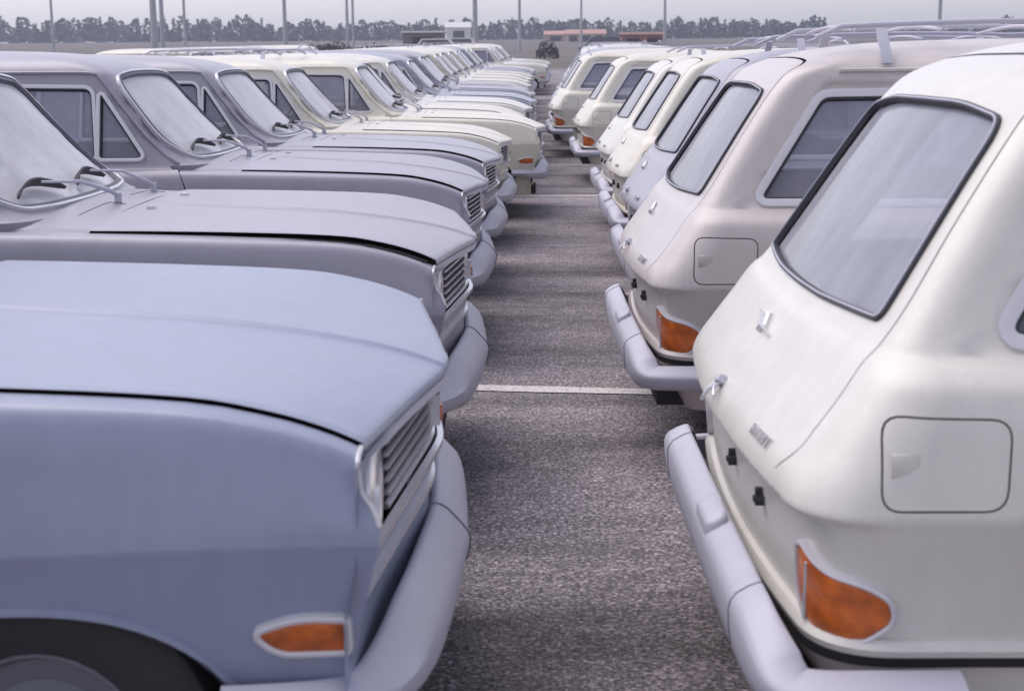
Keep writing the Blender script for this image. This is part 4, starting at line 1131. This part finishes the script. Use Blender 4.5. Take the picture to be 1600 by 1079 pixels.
# far buildings and odds and ends at the field's edge
def shed(px_, D, wd, dp, h, rf, wall, roof, name, lab, cat, rot=0., doors=1):
    M.setdefault(wall[0], simple(wall[0], wall[1], .8, var=.1)); M.setdefault(roof[0], simple(roof[0], roof[1], .7, var=.1))
    em = bpy.data.objects.new(name, None); COL.objects.link(em); em.location = at(px_, D); em.rotation_euler.z = rot; em['label'] = lab; em['category'] = cat
    mb = MB(); mb.box((0, 0, h / 2 - .2), (wd / 2, dp / 2, h / 2 + .2)); mb.build('wall', wall[0], em, False)
    mb = MB(); a = wd / 2 + .25; c = dp / 2 + .25
    mb.v = [Vector(q) for q in ((-a, -c, h), (a, -c, h), (a, c, h), (-a, c, h), (-a, 0, h + rf), (a, 0, h + rf), (-a, -c, h + .12), (a, -c, h + .12))]
    mb.f = [[0, 1, 5, 4], [2, 3, 4, 5], [0, 4, 3], [1, 2, 5], [0, 3, 2, 1]]; mb.build('roof', roof[0], em, False)
    for k in range(doors):
        xx = -wd / 2 + wd * (k + .5) / doors
        mb = MB(); mb.box((xx, -dp / 2 - .02, h * .38), (min(1.2, wd / doors * .3), .03, h * .38)); mb.build('door', 'dark', em, False)
shed(716, 330, 5.2, 6, 3.0, 1.2, ('white_wall', (.72, .70, .70)), ('pale_roof', (.7, .68, .68)), 'building', 'small white building at the edge of the wood', 'building', .1, 1)
shed(1003, 160, 4.4, 3, 1.55, .3, ('brick_red_wall', (.30, .11, .09)), ('brown_roof', (.22, .12, .1)), 'shed', 'low red brown shed beyond the right row', 'shed', 0, 2)
shed(915, 300, 7.5, 5, 1.5, .9, ('tan_wall', (.45, .33, .28)), ('salmon_roof', (.48, .27, .22)), 'building', 'long low building with salmon roof across the field', 'building', 0, 3)
shed(868, 320, 4.5, 5, 1.4, .8, ('tan_wall', (.45, .33, .28)), ('salmon_roof', (.48, .27, .22)), 'building', 'smaller salmon roofed building left of the long one', 'building', 0, 1)
shed(663, 170, 4.5, 3, 1.9, .2, ('weathered_wood', (.16, .13, .13)), ('grey_roof', (.25, .23, .24)), 'shed', 'weathered grey brown shed beyond the left row', 'shed', 0, 1)
M['hedge'] = simple('scrub', (.075, .07, .06), .9, var=.4, vscale=3)
def scrub(px_, D, wd, h, lab):
    V2, F2 = [], []; g = at(px_, D); em = bpy.data.objects.new('bush', None); COL.objects.link(em); em.location = g; em['label'] = lab; em['category'] = 'bush'; em['group'] = 'scrub along the field edge'
    rr = random.Random(int(px_))
    for _ in range(int(260 * wd)):
        a = rr.uniform(-1, 1); p = Vector((a * wd / 2, rr.gauss(0, .4), rr.random() ** .7 * h * (1 - .5 * a * a) * rr.uniform(.6, 1.1))); s_ = rr.uniform(.06, .16)
        u = Vector((rr.gauss(0, 1), rr.gauss(0, 1), rr.gauss(0, 1))).normalized(); v = u.cross(Vector((rr.gauss(0, 1), rr.gauss(0, 1), rr.gauss(0, 1)))).normalized(); q = len(V2)
        V2.extend([p - u * s_, p + v * s_ * .6, p + u * s_, p - v * s_ * .6]); F2.append([q, q + 1, q + 2, q + 3])
    mesh_obj('foliage', V2, F2, 'hedge', em, False)
    mb = MB()
    for k in range(4): mb.tube([(wd * (k - 1.5) / 5, 0, -.1), (wd * (k - 1.5) / 4.4, .1, h * .6)], [.03, .012], 5)
    mb.build('stems', 'bark', em)
scrub(500, 118, 3.4, 1.1, 'brown scrub bush left of the twin poles'); scrub(525, 122, 3.0, 1.2, 'brown scrub bush close by the twin poles')
scrub(855, 110, 1.6, 1.3, 'small dark bush at the end of the aisle'); scrub(585, 125, 4.0, 1.0, 'low scrub right of the twin poles'); scrub(470, 115, 2.6, 1.0, 'low scrub above the left roof rack')
# distant parked vehicles at the edge of the lot
def van(px_, D, col, lab, wd=4.2, h=1.5):
    nm = 'van_paint_%d' % int(px_); M[nm] = simple(nm, col, .5)
    em = bpy.data.objects.new('distant_car', None); COL.objects.link(em); em.location = at(px_, D); em['label'] = lab; em['category'] = 'car'; em['group'] = 'vehicles at the far edge of the lot'
    prof = [(-wd / 2, .3), (-wd / 2, .8), (-wd * .42, .88), (-wd * .30, h), (wd * .12, h), (wd * .26, .92), (wd * .47, .84), (wd / 2, .7), (wd / 2, .3)]
    mb = MB(); n = len(prof)
    for s in (-.78, .78):
        for q in prof: mb.v.append(Vector((q[0], s * (1 if q[1] < .95 else .8), q[1])))
    for i in range(n): j = (i + 1) % n; mb.f.append([i, j, n + j, n + i])
    mb.f += [list(range(n)), list(range(n, 2 * n))]; mb.build('body', nm, em, False)
    for s in (-1, 1):
        mb = MB(); mb.v = [Vector(q) for q in ((-wd * .37, s * .745, .95), (wd * .21, s * .745, .95), (wd * .10, s * .645, h - .08), (-wd * .28, s * .645, h - .08))]; mb.f = [[0, 1, 2, 3]]
        mb.v += [p + Vector((0, s * .02, 0)) for p in mb.v]; mb.f.append([4, 5, 6, 7]); mb.build('window', 'gasket', em, False)
        for xx in (-wd * .3, wd * .3):
            mb = MB(); mb.lathe([(0, .1), (.3, .1), (.32, 0), (.3, -.1)], (xx, s * .72, .32), 'y', 14); mb.build('wheel', 'tyre', em)
van(690, 100, (.7, .68, .66), 'white car parked alone beyond the left row'); van(952, 105, (.07, .09, .12), 'dark car parked beyond the right row'); van(728, 112, (.72, .68, .62), 'pale car beside the orange based pole', 3.6)

# ------------------------------------------------------------------ haze
hm = bpy.data.materials.new('thin_haze'); hm.use_nodes = True; t = hm.node_tree; t.nodes.clear()
ho = N(t, 'ShaderNodeOutputMaterial'); hv_ = N(t, 'ShaderNodeVolumePrincipled'); hv_.inputs['Color'].default_value = (.78, .84, 1, 1); hv_.inputs['Density'].default_value = .0009; hv_.inputs['Anisotropy'].default_value = .3
t.links.new(hv_.outputs[0], ho.inputs['Volume'])
mb = MB(); mb.box((0, 400, 14), (1000, 620, 16.5)); hz = mb.build('haze', hm, None, False); hz['kind'] = 'stuff'; hz['label'] = 'thin pale haze over the lot and field'
